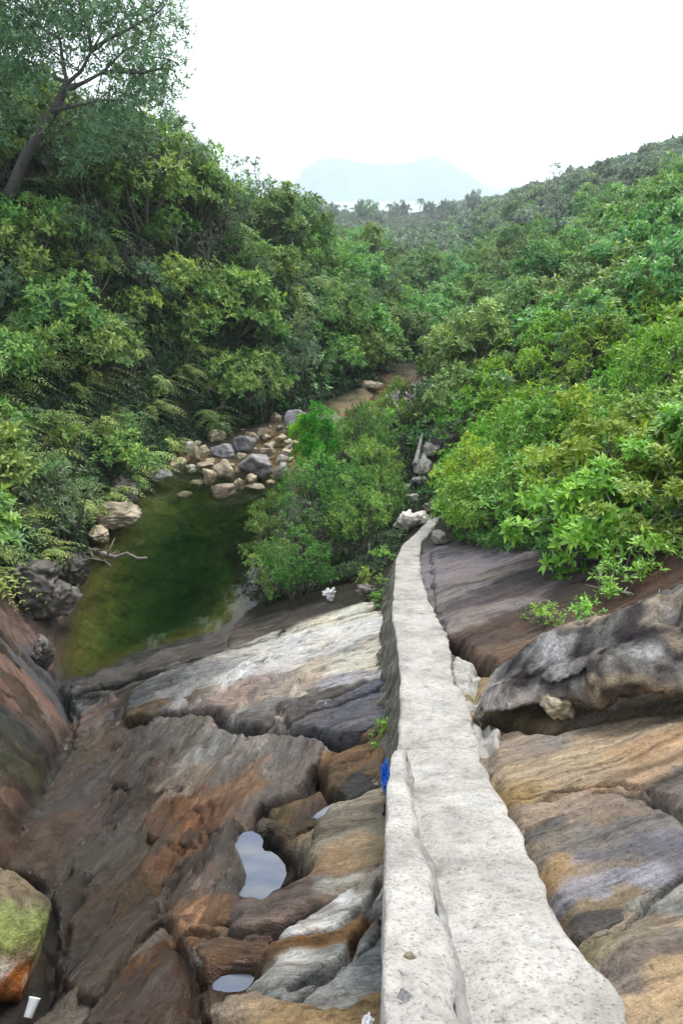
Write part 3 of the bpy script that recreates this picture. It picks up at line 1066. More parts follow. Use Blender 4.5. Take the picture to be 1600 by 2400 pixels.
slab(g7((1020, 1000), (1110, 915), (1300, 870), (1430, 790), (1410, 880), (1350, 965), (1260, 1040), (1150, 1110), (1080, 1145), (1010, 1090)), .12,
     'speckled pale grey slab beside the small dark pothole', seed=10.4, edge=.09)
slab(g7((1140, 1170), (1280, 1045), (1400, 900), (1440, 800), (1500, 720), (1500, 1120), (1300, 1175)), .11,
     'smooth greenish grey slab pressed against the concrete ledge near the camera', seed=11.6, edge=.08)
slab(g7((870, 1130), (1000, 1110), (1090, 1160), (1300, 1185), (1500, 1130), (1500, 1250), (1200, 1250), (900, 1240)), .09,
     'ochre and white slab at the bottom edge below the pothole', seed=12.2, edge=.08)
slab(g7((360, 1238), (430, 1150), (480, 1060), (570, 950), (640, 860), (700, 960), (740, 1060), (775, 1180), (740, 1260), (500, 1290)), .13,
     'wet chocolate-brown slab beside the small pothole', seed=13.1, edge=.1, wet=1., d=DIR_W)
slab(g7((270, 590), (330, 540), (420, 495), (520, 505), (600, 610), (560, 660), (500, 690), (420, 690), (330, 670)), .11,
     'grey-brown wet plate left of the orange stained rock', seed=14.1, edge=.08, wet=.8, d=DIR_W)
slab(g7((600, 420), (640, 375), (700, 360), (800, 395), (830, 420), (800, 480), (770, 540), (650, 545), (600, 520)), .10,
     'rust-orange stained rock face left of the grey puddle', seed=15.1, edge=.08, wet=.7, d=DIR_W)
slab(g7((620, 760), (680, 640), (760, 560), (880, 560), (940, 620), (950, 690), (900, 760), (880, 860), (760, 860), (690, 870), (650, 830)), .12,
     'smooth wet grey-brown hump directly left of the grey puddle', seed=16.1, edge=.1, wet=.8, d=DIR_W)
slab(g7((700, 900), (780, 870), (900, 880), (1000, 920), (1040, 960), (990, 1040), (900, 1040), (820, 1040), (720, 960)), .10,
     'orange-tinged rock lip above the small dark pothole', seed=17.4, edge=.08, wet=.4)
slab(g7((240, 860), (330, 760), (430, 700), (540, 700), (610, 770), (570, 900), (480, 1040), (400, 1130), (300, 1100), (250, 980)), .12,
     'dark wet brown slab in the middle of the channel', seed=18.8, edge=.11, wet=1., d=DIR_W)
slab(g5((80, 1140), (200, 990), (300, 900), (400, 830), (430, 900), (420, 1000), (330, 1130), (200, 1180), (100, 1200)), .12,
     'purple-grey wet plate running down the left channel', seed=19.3, edge=.1, wet=.8, d=DIR_W)
slab(g5((250, 640), (340, 580), (410, 575), (450, 640), (440, 720), (400, 800), (330, 860), (280, 820), (290, 740)), .12,
     'small grey crag at the outlet corner of the pool', seed=20.3, edge=.08, wet=.4, d=DIR_W, amp=2.0)
DIR_Q = ground_hit([20, 150], [1480, 1690])
DIR_Q = (DIR_Q[1] - DIR_Q[0])[:2] / np.linalg.norm((DIR_Q[1] - DIR_Q[0])[:2])
slab(g5((-60, 260), (10, 300), (80, 380), (180, 510), (250, 640), (272, 740), (235, 795), (100, 700), (-60, 620)), .16,
     'pinkish brown rock slope beside the left end of the pool', seed=21.7, edge=.12, wet=.3, d=DIR_Q, amp=1.6)
slab(g5((-60, 640), (0, 650), (100, 712), (225, 805), (190, 895), (100, 865), (-60, 815)), .13,
     'dark slate-blue rock below the pinkish slope', seed=22.7, edge=.1, wet=.6, d=DIR_Q, amp=1.4)
slab(g5((-60, 840), (0, 850), (120, 888), (185, 940), (130, 1030), (50, 1090), (0, 980), (-60, 960)), .15,
     'olive-brown rounded rock at the left edge of the channel', seed=23.7, edge=.12, wet=.3, d=DIR_W)

slab(g6((640, 520), (700, 440), (870, 425), (1000, 425), (1150, 385), (1350, 350), (1640, 330), (1700, 600), (1640, 860), (1490, 790), (1400, 735), (1250, 715),
        (1000, 745), (800, 775), (690, 800), (650, 720), (625, 640)), .073,
     'tan sandstone-coloured slab under the overhanging dark boulder', grow=.06, d=DIR_R, seed=31.3, edge=.12)
slab(g6((690, 830), (800, 790), (1000, 762), (1250, 742), (1400, 785), (1500, 865), (1640, 950), (1640, 1080), (1490, 1195), (1350, 1325), (1200, 1455),
        (1060, 1505), (970, 1440), (910, 1270), (850, 1120), (780, 990)), .074,
     'big rounded slab with dark grey and tan stripes right of the walkway', grow=.06, d=DIR_R, seed=32.9, edge=.14, amp=1.1)
slab(g6((1050, 1545), (1220, 1475), (1350, 1345), (1500, 1215), (1640, 1110), (1800, 1400), (1800, 1950), (1340, 1950), (1200, 1730), (1110, 1630)), .073,
     'speckled sandy slab in the lower right corner', grow=.06, d=DIR_R, seed=33.4, edge=.1)
slab(g4((540, 770), (600, 745), (720, 800), (900, 770), (1100, 800), (1300, 760), (1700, 700), (1750, 960), (1568, 985), (1400, 1025), (1200, 1105), (1000, 1185),
        (790, 1245), (700, 1180), (620, 1120), (570, 1000), (550, 870)), .15,
     'dark brown rock slope below the right bushes', d=DIR_RF, seed=34.4, edge=.14, mat=ROCK, sv=10, su=.8)
slab(g6((470, 60), (520, 40), (545, 120), (540, 270), (570, 340), (610, 420), (640, 500), (600, 600), (565, 540), (540, 440), (520, 330), (470, 250), (440, 150)), .05,
     'crumbled concrete lip along the right side of the walkway', d=DIR_R, seed=35.4, edge=.05, mat=CONCRETE, name='rubble_lip')

# ------------------------------------------------------------------ boulders


def ico(sub=4):
    import bmesh
    bm = bmesh.new()
    bmesh.ops.create_icosphere(bm, subdivisions=sub, radius=1.0)
    V = np.array([v.co[:] for v in bm.verts])
    F = np.array([[v.index for v in f.verts] for f in bm.faces])
    bm.free()
    return V, F


ICO3, ICO4, ICO5 = ico(3), ico(4), ico(5)


def boulder_geo(size, seed, cuts=9, rough=.12, base=ICO4):
    rough = rough * 1.25
    r = np.random.default_rng(seed)
    V, F = base
    V = V.copy()
    for _ in range(cuts):
        n = r.normal(size=3)
        n /= np.linalg.norm(n)
        c = r.uniform(.5, .85)
        d = V @ n
        V = np.where((d > c)[:, None], V - n * ((d - c) * .9)[:, None], V)
    st = V @ np.array([.25, .3, .92]) * 4.5 + .8 * fbm(V[:, 0] * 1.5, V[:, 1] * 1.5, V[:, 2] * 1.5 + seed, 3)
    V = V * (1 + rough * .35 * (sstep(0, .8, st - np.floor(st)) - .5))[:, None]
    V = V * (1 + rough * fbm(V[:, 0] * 1.8 + seed, V[:, 1] * 1.8, V[:, 2] * 1.8, 5, .55))[:, None]
    return V * np.asarray(size), F


def boulder(px, py, wpx, hpx, mat, label, seed, z=None, sink=.25, deepen=1.0, name='boulder', group=None, cuts=9, base=ICO4, attrs=None, rough=.12):
    """px,py centre of the visible stone in photo pixels, stood on the ground under it"""
    g = ground_hit([px], [py + hpx * .45])[0] if z is None else on_plane(px, py + hpx * .45, z)
    _, _, dep = project(g)
    sx, sz = wpx / FPX * dep / 2, hpx / FPX * dep / 2
    sy = (sx + sz) / 2 * deepen
    r = np.random.default_rng(seed)
    V, F = boulder_geo((sx * 1.05, sy, sz * 1.1), seed, cuts, rough, base)
    a = r.uniform(-.3, .3)
    V = V @ np.array(Matrix.Rotation(a, 3, 'Z')).T
    zc = g[2] + sz * (1 - sink)
    o = obj_np(name, V, F, mat, loc=(g[0], g[1] + sy * .6, zc))
    return tag(o, label, 'boulder', group)


O3, SC3 = (330, 940), 3.92
bar_list = [
    (1050, 590, 370, 210, B_GREY, 'largest dark flat-topped boulder at the head of the pool'),
    (930, 400, 210, 180, B_GREY, 'dark boulder with white mark behind the largest flat boulder'),
    (770, 475, 240, 130, B_GREY, 'smooth grey rounded boulder left of the largest dark boulder'),
    (680, 335, 180, 130, B_TAN, 'brown boulder at the back of the pool rock pile'),
    (600, 290, 140, 120, B_GREY, 'dark boulder under the overhanging bank leaves'),
    (430, 430, 160, 110, B_PALE, 'pale boulder at the left end of the rock pile'),
    (515, 480, 75, 200, B_TAN, 'narrow upright tan stone beside the pale boulder'),
    (330, 595, 210, 140, B_TAN, 'tan ledge block jutting over the pool water'),
    (150, 690, 270, 110, B_GREY, 'long low dark ledge at the foot of the left bank'),
    (770, 650, 200, 190, B_TAN, 'angular tan boulder at the water edge of the rock pile'),
    (635, 700, 110, 140, B_TAN, 'small leaning stone left of the angular tan boulder'),
    (905, 760, 100, 90, B_TAN, 'small rounded tan stone in front of the largest boulder'),
    (1010, 715, 90, 95, B_TAN, 'small stone tucked under the largest dark boulder'),
    (1060, 795, 180, 70, B_TAN, 'flat tan stone lying in the shallows'),
    (1185, 750, 95, 50, B_TAN, 'thin flat stone at the right of the shallows'),
    (760, 840, 240, 110, B_TAN, 'half-sunken long stone in the pool shallows'),
    (590, 590, 150, 55, B_TAN, 'low flat stone at the pool inlet'),
    (590, 460, 110, 80, B_TAN, 'brown stone between pale boulder and grey rounded boulder'),
    (1290, 640, 120, 130, B_PALE, 'mottled pale stone right of the largest dark boulder'),
    (1130, 470, 150, 90, B_TAN, 'yellowish stone behind the largest dark boulder'),
    (1350, 480, 110, 90, B_TAN, 'rounded sandy stone beside the brown shallows'),
    (1120, 285, 150, 85, B_TAN, 'sandy flat-topped stone upstream of the pile'),
    (1400, 210, 240, 210, B_GREY, 'big dark boulder behind the vivid green shrub'),
    (1235, 170, 110, 120, B_TAN, 'upright brown stone left of the big dark upstream boulder'),
    (780, 225, 80, 80, B_TAN, 'small reddish stone high on the pile'),
    (855, 190, 70, 50, B_PALE, 'small cream stone at the top of the pile'),
    (1400, 385, 100, 55, B_TAN, 'flat brown stone in the shallow stream'),
    (1280, 530, 70, 70, B_PALE, 'small pale stone by the brown shallows'),
    (830, 595, 55, 60, B_TAN, 'small stone wedged between angular and dark boulders'),
    (400, 905, 140, 100, B_TAN, 'sunken olive stone under the pool surface'),
    (520, 795, 130, 70, B_TAN, 'barely awash stone near the pool inlet'),
]
for i, (x, y, ww, hh, m, lab) in enumerate(bar_list):
    px, py = O3[0] + x / SC3, O3[1] + y / SC3
    zz = -.05 if 'water' in lab or 'shallows' in lab else None
    if i >= 29:
        zz = -.35
    boulder(px, py, ww / SC3 * 1.12, hh / SC3 * 1.15, m, lab, 100 + i, z=zz if zz is not None else .1, group='stones at the head of the pool', cuts=12)

for i, (px, py, ww, hh, m, lab) in enumerate([
    (825, 1010, 60, 22, B_PALE, 'flat pale stone at the near edge of the brown stream'),
    (770, 985, 60, 26, B_GREY, 'grey stone left of the brown stream pool'),
    (940, 935, 90, 34, B_PALE, 'pale bleached rock on the right shore of the brown stream'),
    (915, 965, 50, 40, B_PALE, 'whitish stone at the corner of the brown stream'),
    (870, 905, 60, 26, B_TAN, 'tan stone at the far shore of the brown stream'),
    (990, 905, 60, 22, B_TAN, 'tan stone under the far thicket by the stream'),
    (905, 1005, 50, 22, B_GREY, 'dark flat stone below the brown stream pool'),
]):
    boulder(px, py, ww, hh, m, lab, 200 + i, z=.1, group='stones beside the brown stream')
for i, (px, py, ww, hh, m, lab) in enumerate([
    (950, 1225, 60, 60, B_PALE, 'broken pale block at the far left end of the walkway'),
    (985, 1215, 50, 40, B_PALE, 'grey rubble stone at the far end of the walkway'),
    (1035, 1260, 50, 36, B_PALE, 'cream stone beside the far bend of the walkway'),
    (1010, 1190, 36, 30, B_TAN, 'orange-brown stone just beyond the walkway end'),
    (1000, 1095, 50, 46, B_PALE, 'white broken concrete lump beside the bleached log'),
    (985, 1130, 40, 30, B_PALE, 'pale concrete fragment in front of the bleached log'),
    (1008, 1058, 44, 36, B_PALE, 'pale concrete fragment at the middle of the bleached log'),
    (968, 1168, 34, 26, B_PALE, 'small pale fragment between log and walkway end'),
    (1035, 1105, 40, 40, B_GREY, 'small grey stone right of the white concrete lump'),
    (1040, 1030, 60, 70, B_GREY, 'dark boulder behind the bleached log'),
    (812, 1350, 26, 20, B_PALE, 'small pale stone beside the white litter'),
    (862, 1388, 56, 40, B_DARK, 'grey-green stone under the wall beside the white litter'),
]):
    boulder(px, py, ww, hh, m, lab, 240 + i, group='rubble around the walkway end', cuts=16, rough=.25)
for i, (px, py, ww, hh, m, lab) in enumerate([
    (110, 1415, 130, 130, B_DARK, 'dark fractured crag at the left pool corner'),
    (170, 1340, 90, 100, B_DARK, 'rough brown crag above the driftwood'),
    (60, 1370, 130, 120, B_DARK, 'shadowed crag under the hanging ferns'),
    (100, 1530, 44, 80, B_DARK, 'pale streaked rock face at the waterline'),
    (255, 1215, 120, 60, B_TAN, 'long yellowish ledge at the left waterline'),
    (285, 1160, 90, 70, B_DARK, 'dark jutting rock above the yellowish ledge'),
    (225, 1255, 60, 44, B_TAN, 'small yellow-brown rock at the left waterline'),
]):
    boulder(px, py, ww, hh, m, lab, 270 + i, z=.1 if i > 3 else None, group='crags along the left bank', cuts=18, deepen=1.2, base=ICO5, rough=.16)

rs = random.Random(12)
for i in range(110):
    px, py = rs.uniform(390, 700), rs.uniform(985, 1125)
    if abs((py - 1052) - (px - 540) * -.22) > 58:
        continue
    ww = rs.uniform(12, 30)
    boulder(px, py, ww, ww * rs.uniform(.5, .85), rs.choice([B_TAN, B_TAN, B_PALE, B_GREY]),
            rs.choice(['small', 'little']) + ' stone filling the rock pile ' + ('beside the bank' if px < 480 else 'around the largest dark boulder' if px < 610 else 'by the brown shallows'),
            400 + i, z=.06, group='small stones of the rock pile', cuts=12, base=ICO3)

# lichen boulder, lower left corner
g = ground_hit([20], [2330])[0]
_, _, dep = project(g)
V, F = boulder_geo((.30, .34, .36), 5, 5, .06, ICO5)
cen = np.array([0, 0, CAM_Z]) + ray(-5, 2220) * (dep * .97)
Wd = V + cen
up = (V[:, 1] * .85 + V[:, 2] * .5) / .34
lich = sstep(-.25, .0, up + .25 * fbm(V[:, 0] * 6, V[:, 1] * 6, V[:, 2] * 6, 3)) * sstep(.55, .25, up + .2 * fbm(V[:, 0] * 5, V[:, 1] * 5, V[:, 2] * 5 + 4, 3))
C = np.tile(s2l('9a8a70') * .5, (len(V), 1))
low = sstep(-.08, -.25, up + .2 * fbm(V[:, 0] * 5, V[:, 1] * 5, V[:, 2] * 5 + 9, 3))
C = C * (1 - low[:, None]) + low[:, None] * s2l('b5703c') * .5
C = C * (1 - lich[:, None]) + lich[:, None] * s2l('a9b870') * .5
wht = sstep(.25, .45, fbm(V[:, 0] * 9, V[:, 1] * 9, V[:, 2] * 9 + 2, 4)) * low
C = C * (1 - wht[:, None] * .8) + wht[:, None] * .8 * s2l('d8d4cc') * .6
ob = obj_np('lichen_boulder', V, F, ROCK, attrs={'Col': np.c_[C, np.ones(len(V))], 'flow': V * 6, 'wet': np.full(len(V), .1)}, loc=cen)
tag(ob, 'rounded boulder with green lichen and orange base in the lower left corner', 'boulder')

# overhanging dark boulder, right
gp = ground_hit([1340, 1500, 1130], [1680, 1660, 1640])


def big_boulder():
    # lies on the slope with its long axis rising to the right
    cols = [1112, 1135, 1180, 1240, 1320, 1400, 1480, 1560, 1680, 1780]
    top_px = np.stack([cols, [1652, 1612, 1596, 1572, 1540, 1512, 1486, 1464, 1444, 1440]], 1).astype(float)
    bot_px = np.stack([cols, [1662, 1668, 1674, 1668, 1655, 1672, 1662, 1655, 1648, 1640]], 1).astype(float)
    B = ground_hit(bot_px[:, 0], bot_px[:, 1] + 14)
    n = len(B)
    dep = project(B)[2]
    hgt = (bot_px[:, 1] - top_px[:, 1]) / FPX * dep
    seg = 84
    t = np.linspace(0, n - 1, 240)
    ctr = np.stack([np.interp(t, range(n), B[:, k]) for k in range(3)], 1)
    H = np.interp(t, range(n), hgt)
    axis = B[-1] - B[0]
    axis[2] = 0
    axis /= np.linalg.norm(axis)
    back = np.array([-axis[1], axis[0], 0])
    cap = np.sqrt(np.clip(1 - ((t / (n - 1)) * 2 - 1) ** 14, 0.02, 1))
    V = []
    a = np.linspace(0, 2 * np.pi, seg, endpoint=False)
    for i in range(len(t)):
        h = H[i] * cap[i] * 1.02
        dpt = .2 + .6 * h
        # cross-section: face toward the viewer overhangs
        cyy = -np.cos(a)
        czz = np.sin(a)
        yy = dpt * np.sign(cyy) * np.abs(cyy) ** .85
        zz = .5 * h * np.sign(czz) * np.abs(czz) ** .8
        lean = -.10 * (zz / (.5 * h + 1e-6)) * 0
        under = np.where((czz < -.1) & (cyy < 0), .42 * (-czz) * h * .6, 0)
        V.append(ctr[i] + back * (dpt * .75) + back * (yy + lean + under)[:, None] + np.array([0, 0, 1.]) * (h * .5 + zz)[:, None] + np.array([0, 0, .02]))
    V = np.concatenate(V)
    F = []
    m = len(t)
    idx = np.arange(m * seg).reshape(m, seg)
    F = np.stack([idx[:-1], idx[1:], np.roll(idx[1:], -1, 1), np.roll(idx[:-1], -1, 1)], -1).reshape(-1, 4)
    o = V.mean(0)
    Q = V - o
    nrm = np.zeros_like(V)
    c_each = V.reshape(m, seg, 3).mean(1, keepdims=True)
    dirn = (V.reshape(m, seg, 3) - c_each).reshape(-1, 3)
    dirn /= np.linalg.norm(dirn, axis=1)[:, None] + 1e-6
    rg = fbm(Q[:, 0] * 1.6 + Q[:, 2] * -2.2, Q[:, 1] * 1.2, Q[:, 2] * 2 + 5, 4)
    dg = Q @ axis * 1.0 - Q[:, 2] * 1.5 + .35 * fbm(Q[:, 0] * 1.2, Q[:, 1] * 1.2, Q[:, 2] * 1.2 + 3, 3)
    lay = dg * 2.6 - np.floor(dg * 2.6)
    dsp = .02 - .16 * np.abs(rg) + .10 * (sstep(0, .85, lay) - .5) + .07 * fbm(Q[:, 0] * 1.7, Q[:, 1] * 1.7, Q[:, 2] * 2.5, 5)
    dsp += .03 * fbm(Q[:, 0] * 9, Q[:, 1] * 9, Q[:, 2] * 9, 4)
    V2 = V + dirn * dsp[:, None]
    n1 = fbm(Q[:, 0] * 2.2, Q[:, 1] * 2.2, Q[:, 2] * 4, 4)
    C = np.tile(s2l('7a7773') * .52, (len(V), 1))
    k = sstep(.02, .35, n1)[:, None]
    C = C * (1 - k) + k * s2l('b4b0ae') * .5
    k = sstep(-.05, -.35, n1)[:, None]
    C = C * (1 - k) + k * s2l('453f42') * .5
    rib = np.exp(-(rg / .09) ** 2)[:, None]
    C = C * (1 - rib * .8) + rib * .8 * s2l('b9a88f') * .5
    lowk = (sstep(.3, -.1, dirn[:, 2]) * sstep(.2, -.3, dirn @ back))[:, None]
    C = C * (1 - lowk * .5) + lowk * .5 * s2l('8f7a58') * .5
    ob = obj_np('overhanging_boulder', V2 - o, F, ROCK, attrs={'Col': np.c_[C, np.ones(len(V))], 'flow': Q * 3.2, 'wet': np.zeros(len(V))}, loc=o)
    tag(ob, 'long dark grey boulder with pale ridges overhanging the tan slab', 'boulder')


big_boulder()
for i, (px, py, ww, hh, lab) in enumerate([
    (1315, 1665, 90, 60, 'brown wedge stone under the left end of the long dark boulder'),
    (1420, 1655, 70, 30, 'pale splinter of rock lying beneath the long dark boulder'),
    (1215, 1640, 130, 50, 'ochre-edged stone at the tip of the long dark boulder'),
]):
    boulder(px, py, ww, hh, [B_TAN, B_PALE, B_GREY][i], lab, 300 + i, group='stones under the long dark boulder', cuts=18, rough=.3)

for i, (px, py, ss, m_, lab) in enumerate([(958, 2288, .013, B_TAN, 'small brown stone lodged in a hole of the concrete ledge'), (948, 2394, .024, B_GREY, 'dark stone stuck in the concrete ledge at the bottom edge')]):
    p = on_path(px, py)
    V, F = boulder_geo((ss * 1.2, ss, ss * .7), 330 + i, 12, .2)
    tag(obj_np('ledge_stone', V, F, m_, loc=(p[0], p[1], p[2] + .078 - ss * .3)), lab, 'stone')

# ------------------------------------------------------------------ puddles
for (P, lev, dep), lab in zip(PUDDLES, ('sky-tinted blue-grey puddle in a pothole of the rock', 'small dark round pothole of water near the camera',
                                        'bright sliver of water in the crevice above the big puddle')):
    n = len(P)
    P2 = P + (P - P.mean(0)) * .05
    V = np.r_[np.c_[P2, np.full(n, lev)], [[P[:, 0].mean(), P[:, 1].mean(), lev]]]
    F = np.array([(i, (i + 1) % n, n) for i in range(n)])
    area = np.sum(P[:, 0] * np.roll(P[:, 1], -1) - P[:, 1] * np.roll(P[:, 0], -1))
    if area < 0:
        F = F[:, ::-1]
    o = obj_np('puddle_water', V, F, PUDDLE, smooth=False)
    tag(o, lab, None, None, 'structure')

# ------------------------------------------------------------------ concrete walkway
walk = empty('concrete_walkway', (float(xl(3.)), 3.0, float(pathz(3.)) - .4))
tag(walk, 'weathered pale concrete walkway running down over the rocks', 'walkway')
WO = np.array(walk.location)
y_of = lambda py: float(on_path(960, py)[1])
Y0, YL, YE = -1.6, y_of(1772), y_of(1196)


def strip(name, ya, yb, fa, fb, top, bottom, mat, ny, nx=26, seed=0., sides=True, amp=.009, edge_n=(.012, .012), skewb=None):
    ys = np.linspace(ya, yb, ny)
    us = np.linspace(0, 1, nx)
    yy, uu = np.meshgrid(ys, us, indexing='ij')
    a, b = fa(yy), fb(yy)
    a = a + edge_n[0] * fbm(yy * 3.5, seed, 1.0, 4)
    b = b + edge_n[1] * fbm(yy * 3.5, seed + 7, 1.0, 4)
    xx = a + (b - a) * uu
    if skewb is not None:
        yy = yy + skewb(uu) * sstep(yb - .3, yb, yy)
    rim = np.minimum(np.minimum(uu, 1 - uu) * (b - a), np.minimum(yy - ya, yb - yy) + .001)
    zz = pathz(yy) + top(yy, uu) + amp * fbm(xx * 9, yy * 9, seed, 4) + .012 * fbm(xx * 1.8, yy * 1.8, seed, 2)
    zz = zz - .007 * (1 - sstep(0, .018, rim)) - .02 * np.maximum(0, fbm(xx * 14, yy * 14, seed + 3, 2) - .55)
    V = [np.stack([xx, yy, zz], -1).reshape(-1, 3)]
    F = [grid_faces(ny, nx)[:, ::-1]]
    idx = np.arange(ny * nx).reshape(ny, nx)
    loop = np.concatenate([idx[0, :], idx[1:, -1], idx[-1, -2::-1], idx[-2:0:-1, 0]])
    base = V[0][loop].copy()
    base[:, 2] -= bottom
    V.append(base)
    m = len(loop)
    off = ny * nx
    k = np.arange(m)
    F.append(np.stack([loop[k], off + k, off + (k + 1) % m, loop[(k + 1) % m]], 1))
    V = np.concatenate(V)
    return obj_np(name, V - WO, [np.concatenate(F)], mat, walk)


jt = [Y0, y_of(1752), y_of(1436), YE]
for i in range(len(jt) - 1):
    ya, yb = jt[i], jt[i + 1]
    lf = (lambda y: np.where(y < YL, xi(y) - .01, xl(y)))
    if i >= 1:
        lf = xl
    strip('walk_section', ya + .003, yb - .003, lf, xr, (lambda y, u: -.012 * np.exp(-((u - .12) / .1) ** 2) + .012 * u) if i == 0 else (lambda y, u: 0 * u), .7, CONCRETE,
          int(max(30, (yb - ya) / .025)), 34, seed=i * 3.3, edge_n=(.01, .026))
    if i < 2:
        pass
lj = [Y0, y_of(1862), YL]
for i in range(2):
    strip('ledge_section', lj[i] + .004, lj[i + 1] - .004, xl, xi, lambda y, u: .085 + .01 * np.sin(y * 3) - .03 * u ** 6 - .03 * sstep(YL - .5, YL, y), .9, CONCRETE,
          int(max(24, (lj[i + 1] - lj[i]) / .018)), 20, seed=20 + i * 2.7, amp=.016, edge_n=(.012, .03))
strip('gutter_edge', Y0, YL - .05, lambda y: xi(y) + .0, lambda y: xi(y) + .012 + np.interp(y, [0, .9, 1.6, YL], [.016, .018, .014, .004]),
      lambda y, u: .012 + .02 * (1 - u), .3, CONCRETE_SHADE, 160, 8, seed=40., edge_n=(.004, .016))
# mossy left face
ys = np.linspace(y_of(1800), YE, 420)
us = np.linspace(0, 1, 22)
yy, uu = np.meshgrid(ys, us, indexing='ij')
lump = fbm(yy * 5, uu * 3, 2., 4)
hw = np.interp(yy, [2.5, 3.5, 12, 14.5], [.4, .6, .6, .3])
xx = xl(yy) + .015 - .15 * uu ** .8 * np.interp(yy, [2.4, 3, 5, 15], [.2, .8, 1.25, 1.6]) - .07 * np.maximum(lump, -.3) * uu
zz = pathz(yy) - .012 - hw * uu + .05 * lump * uu
V = np.stack([xx, yy, zz], -1).reshape(-1, 3)
obj_np('side_wall', V - WO, grid_faces(420, 22), MOSS, walk)

# ------------------------------------------------------------------ vegetation


def leaf_geo(P, Ax, N, L, W, lv, curl=.12):
    n = len(P)
    Ax = Ax / (np.linalg.norm(Ax, axis=1)[:, None] + 1e-9)
    S = np.cross(Ax, N)
    S /= np.linalg.norm(S, axis=1)[:, None] + 1e-9
    N = np.cross(S, Ax)
    L = np.broadcast_to(L, (n,))[:, None]
    W = np.broadcast_to(W, (n,))[:, None]
    v0 = P
    v1 = P + Ax * L * .48 + S * W * .5 + N * W * .14
    v2 = P + Ax * L * .5
    v3 = P + Ax * L * .48 - S * W * .5 + N * W * .14
    v4 = P + Ax * L - N * L * curl
    V = np.stack([v0, v1, v2, v3, v4], 1).reshape(-1, 3)
    i = np.arange(n)[:, None] * 5
    F = np.concatenate([i + np.array([[0, 2, 1]]), i + np.array([[0, 3, 2]]), i + np.array([[1, 2, 4]]), i + np.array([[2, 3, 4]])], 0)
    return V, F, np.repeat(lv, 5)


def unit(r, n):
    v = r.normal(size=(n, 3))
    return v / np.linalg.norm(v, axis=1)[:, None]


def rosette_leaves(r, tips, axes, k, L, W, spread=.75, lift=.45, lvb=None):
    n = len(tips)
    ax = axes / (np.linalg.norm(axes, axis=1)[:, None] + 1e-9)
    ref = unit(r, n)
    s = np.cross(ax, ref)
    s /= np.linalg.norm(s, axis=1)[:, None] + 1e-9
    u = np.cross(ax, s)
    P, A, N, LL = [], [], [], []
    lv = []
    lvb = r.random(n) if lvb is None else lvb
    for j in range(k):
        ph = 2 * np.pi * j / k * 1.0 + r.random(n) * .9
        rad = np.cos(ph)[:, None] * s + np.sin(ph)[:, None] * u
        a = rad * spread + ax * (lift + .35 * r.normal(size=(n, 1))) + .15 * r.normal(size=(n, 3))
        nn = ax * spread - rad * lift + .2 * r.normal(size=(n, 3)) + np.array([0, 0, .25])
        P.append(tips - ax * (L * .5 * r.random((n, 1))))
        A.append(a)
        N.append(nn)
        LL.append(L * r.uniform(.65, 1.25, n))
        lv.append(np.clip(.55 * lvb + .45 * r.random(n), 0, 1))
    P, A, N, LL, lv = np.concatenate(P), np.concatenate(A), np.concatenate(N), np.concatenate(LL), np.concatenate(lv)
    return leaf_geo(P, A, N, LL, LL * W, lv)


def crown_geo(seed, R, H, lobes, tips, k, L, W, base=.25, shell=.75, flat=1.0, lobe_r=.38, droop=0.0, up=.55):
    """leafy crown: lobes spread over an uneven ellipsoid, each with leaf tufts at its surface"""
    r = np.random.default_rng(seed)
    d = unit(r, lobes * 3)
    d = d[d[:, 2] > -.35][:lobes]
    rad = r.uniform(.45, 1.0, len(d)) ** .6
    C = d * rad[:, None] * np.array([R, R, H * .5])
    C[:, 2] += H * (base + (1 - base) * .5)
    C += r.normal(size=C.shape) * .08 * R
    tp, ax, lb = [], [], []
    for c in C:
        lr = lobe_r * R * r.uniform(.6, 1.25)
        m = max(4, int(tips * r.uniform(.6, 1.4)))
        q = unit(r, m)
        q[:, 2] = np.abs(q[:, 2]) * r.choice([1, 1, 1, -.5], m)
        p = c + q * lr * (shell + (1.1 - shell) * r.random((m, 1))) * np.array([1, 1, .8 * flat])
        out = p - np.array([0, 0, H * .35])
        out /= np.linalg.norm(out, axis=1)[:, None] + 1e-6
        a = q * .6 + out * .5 + np.array([0, 0, up - droop]) + r.normal(size=(m, 3)) * .3
        tp.append(p)
        ax.append(a)
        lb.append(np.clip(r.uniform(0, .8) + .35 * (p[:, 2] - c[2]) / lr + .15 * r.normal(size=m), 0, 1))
    tp, ax, lb = np.concatenate(tp), np.concatenate(ax), np.concatenate(lb)
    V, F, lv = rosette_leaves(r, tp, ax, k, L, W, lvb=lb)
    # stems
    parts = []
    for i, c in enumerate(C[:max(5, min(len(C), 12))]):
        b = np.array([r.normal() * .06 * R, r.normal() * .06 * R, -.25])
        mid = (b + c) / 2 + r.normal(size=3) * .1 * R
        p = np.stack([b, b * .5 + mid * .5, mid, mid * .4 + c * .6, c])
        parts.append(tube(p, np.linspace(.022, .006, 5) * (R / .8) ** .7 * 1.2, 5))
    for c in C[12:]:
        j = r.integers(0, min(12, len(C)))
        parts.append(tube(np.stack([C[j] * .55 + np.array([0, 0, H * .1]), (C[j] + c) * .5, c]), np.array([.012, .008, .004]) * (R / .8) ** .7, 4))
    return (V, F, lv), parts


def shrub_proto(name, seed, leafmat, stemmat=None, **kw):
    (V, F, lv), parts = crown_geo(seed, **kw)
    root = bpy.data.objects.new(name, None)
    root.empty_display_size = .2
    cm = mesh_np('crown', V, F, leafmat, smooth=False, attrs={'lv': lv})
    sv, sf = join(parts)
    sm = mesh_np('stem', sv, sf, stemmat or STEM)
    return ('shrub', name, cm, sm)


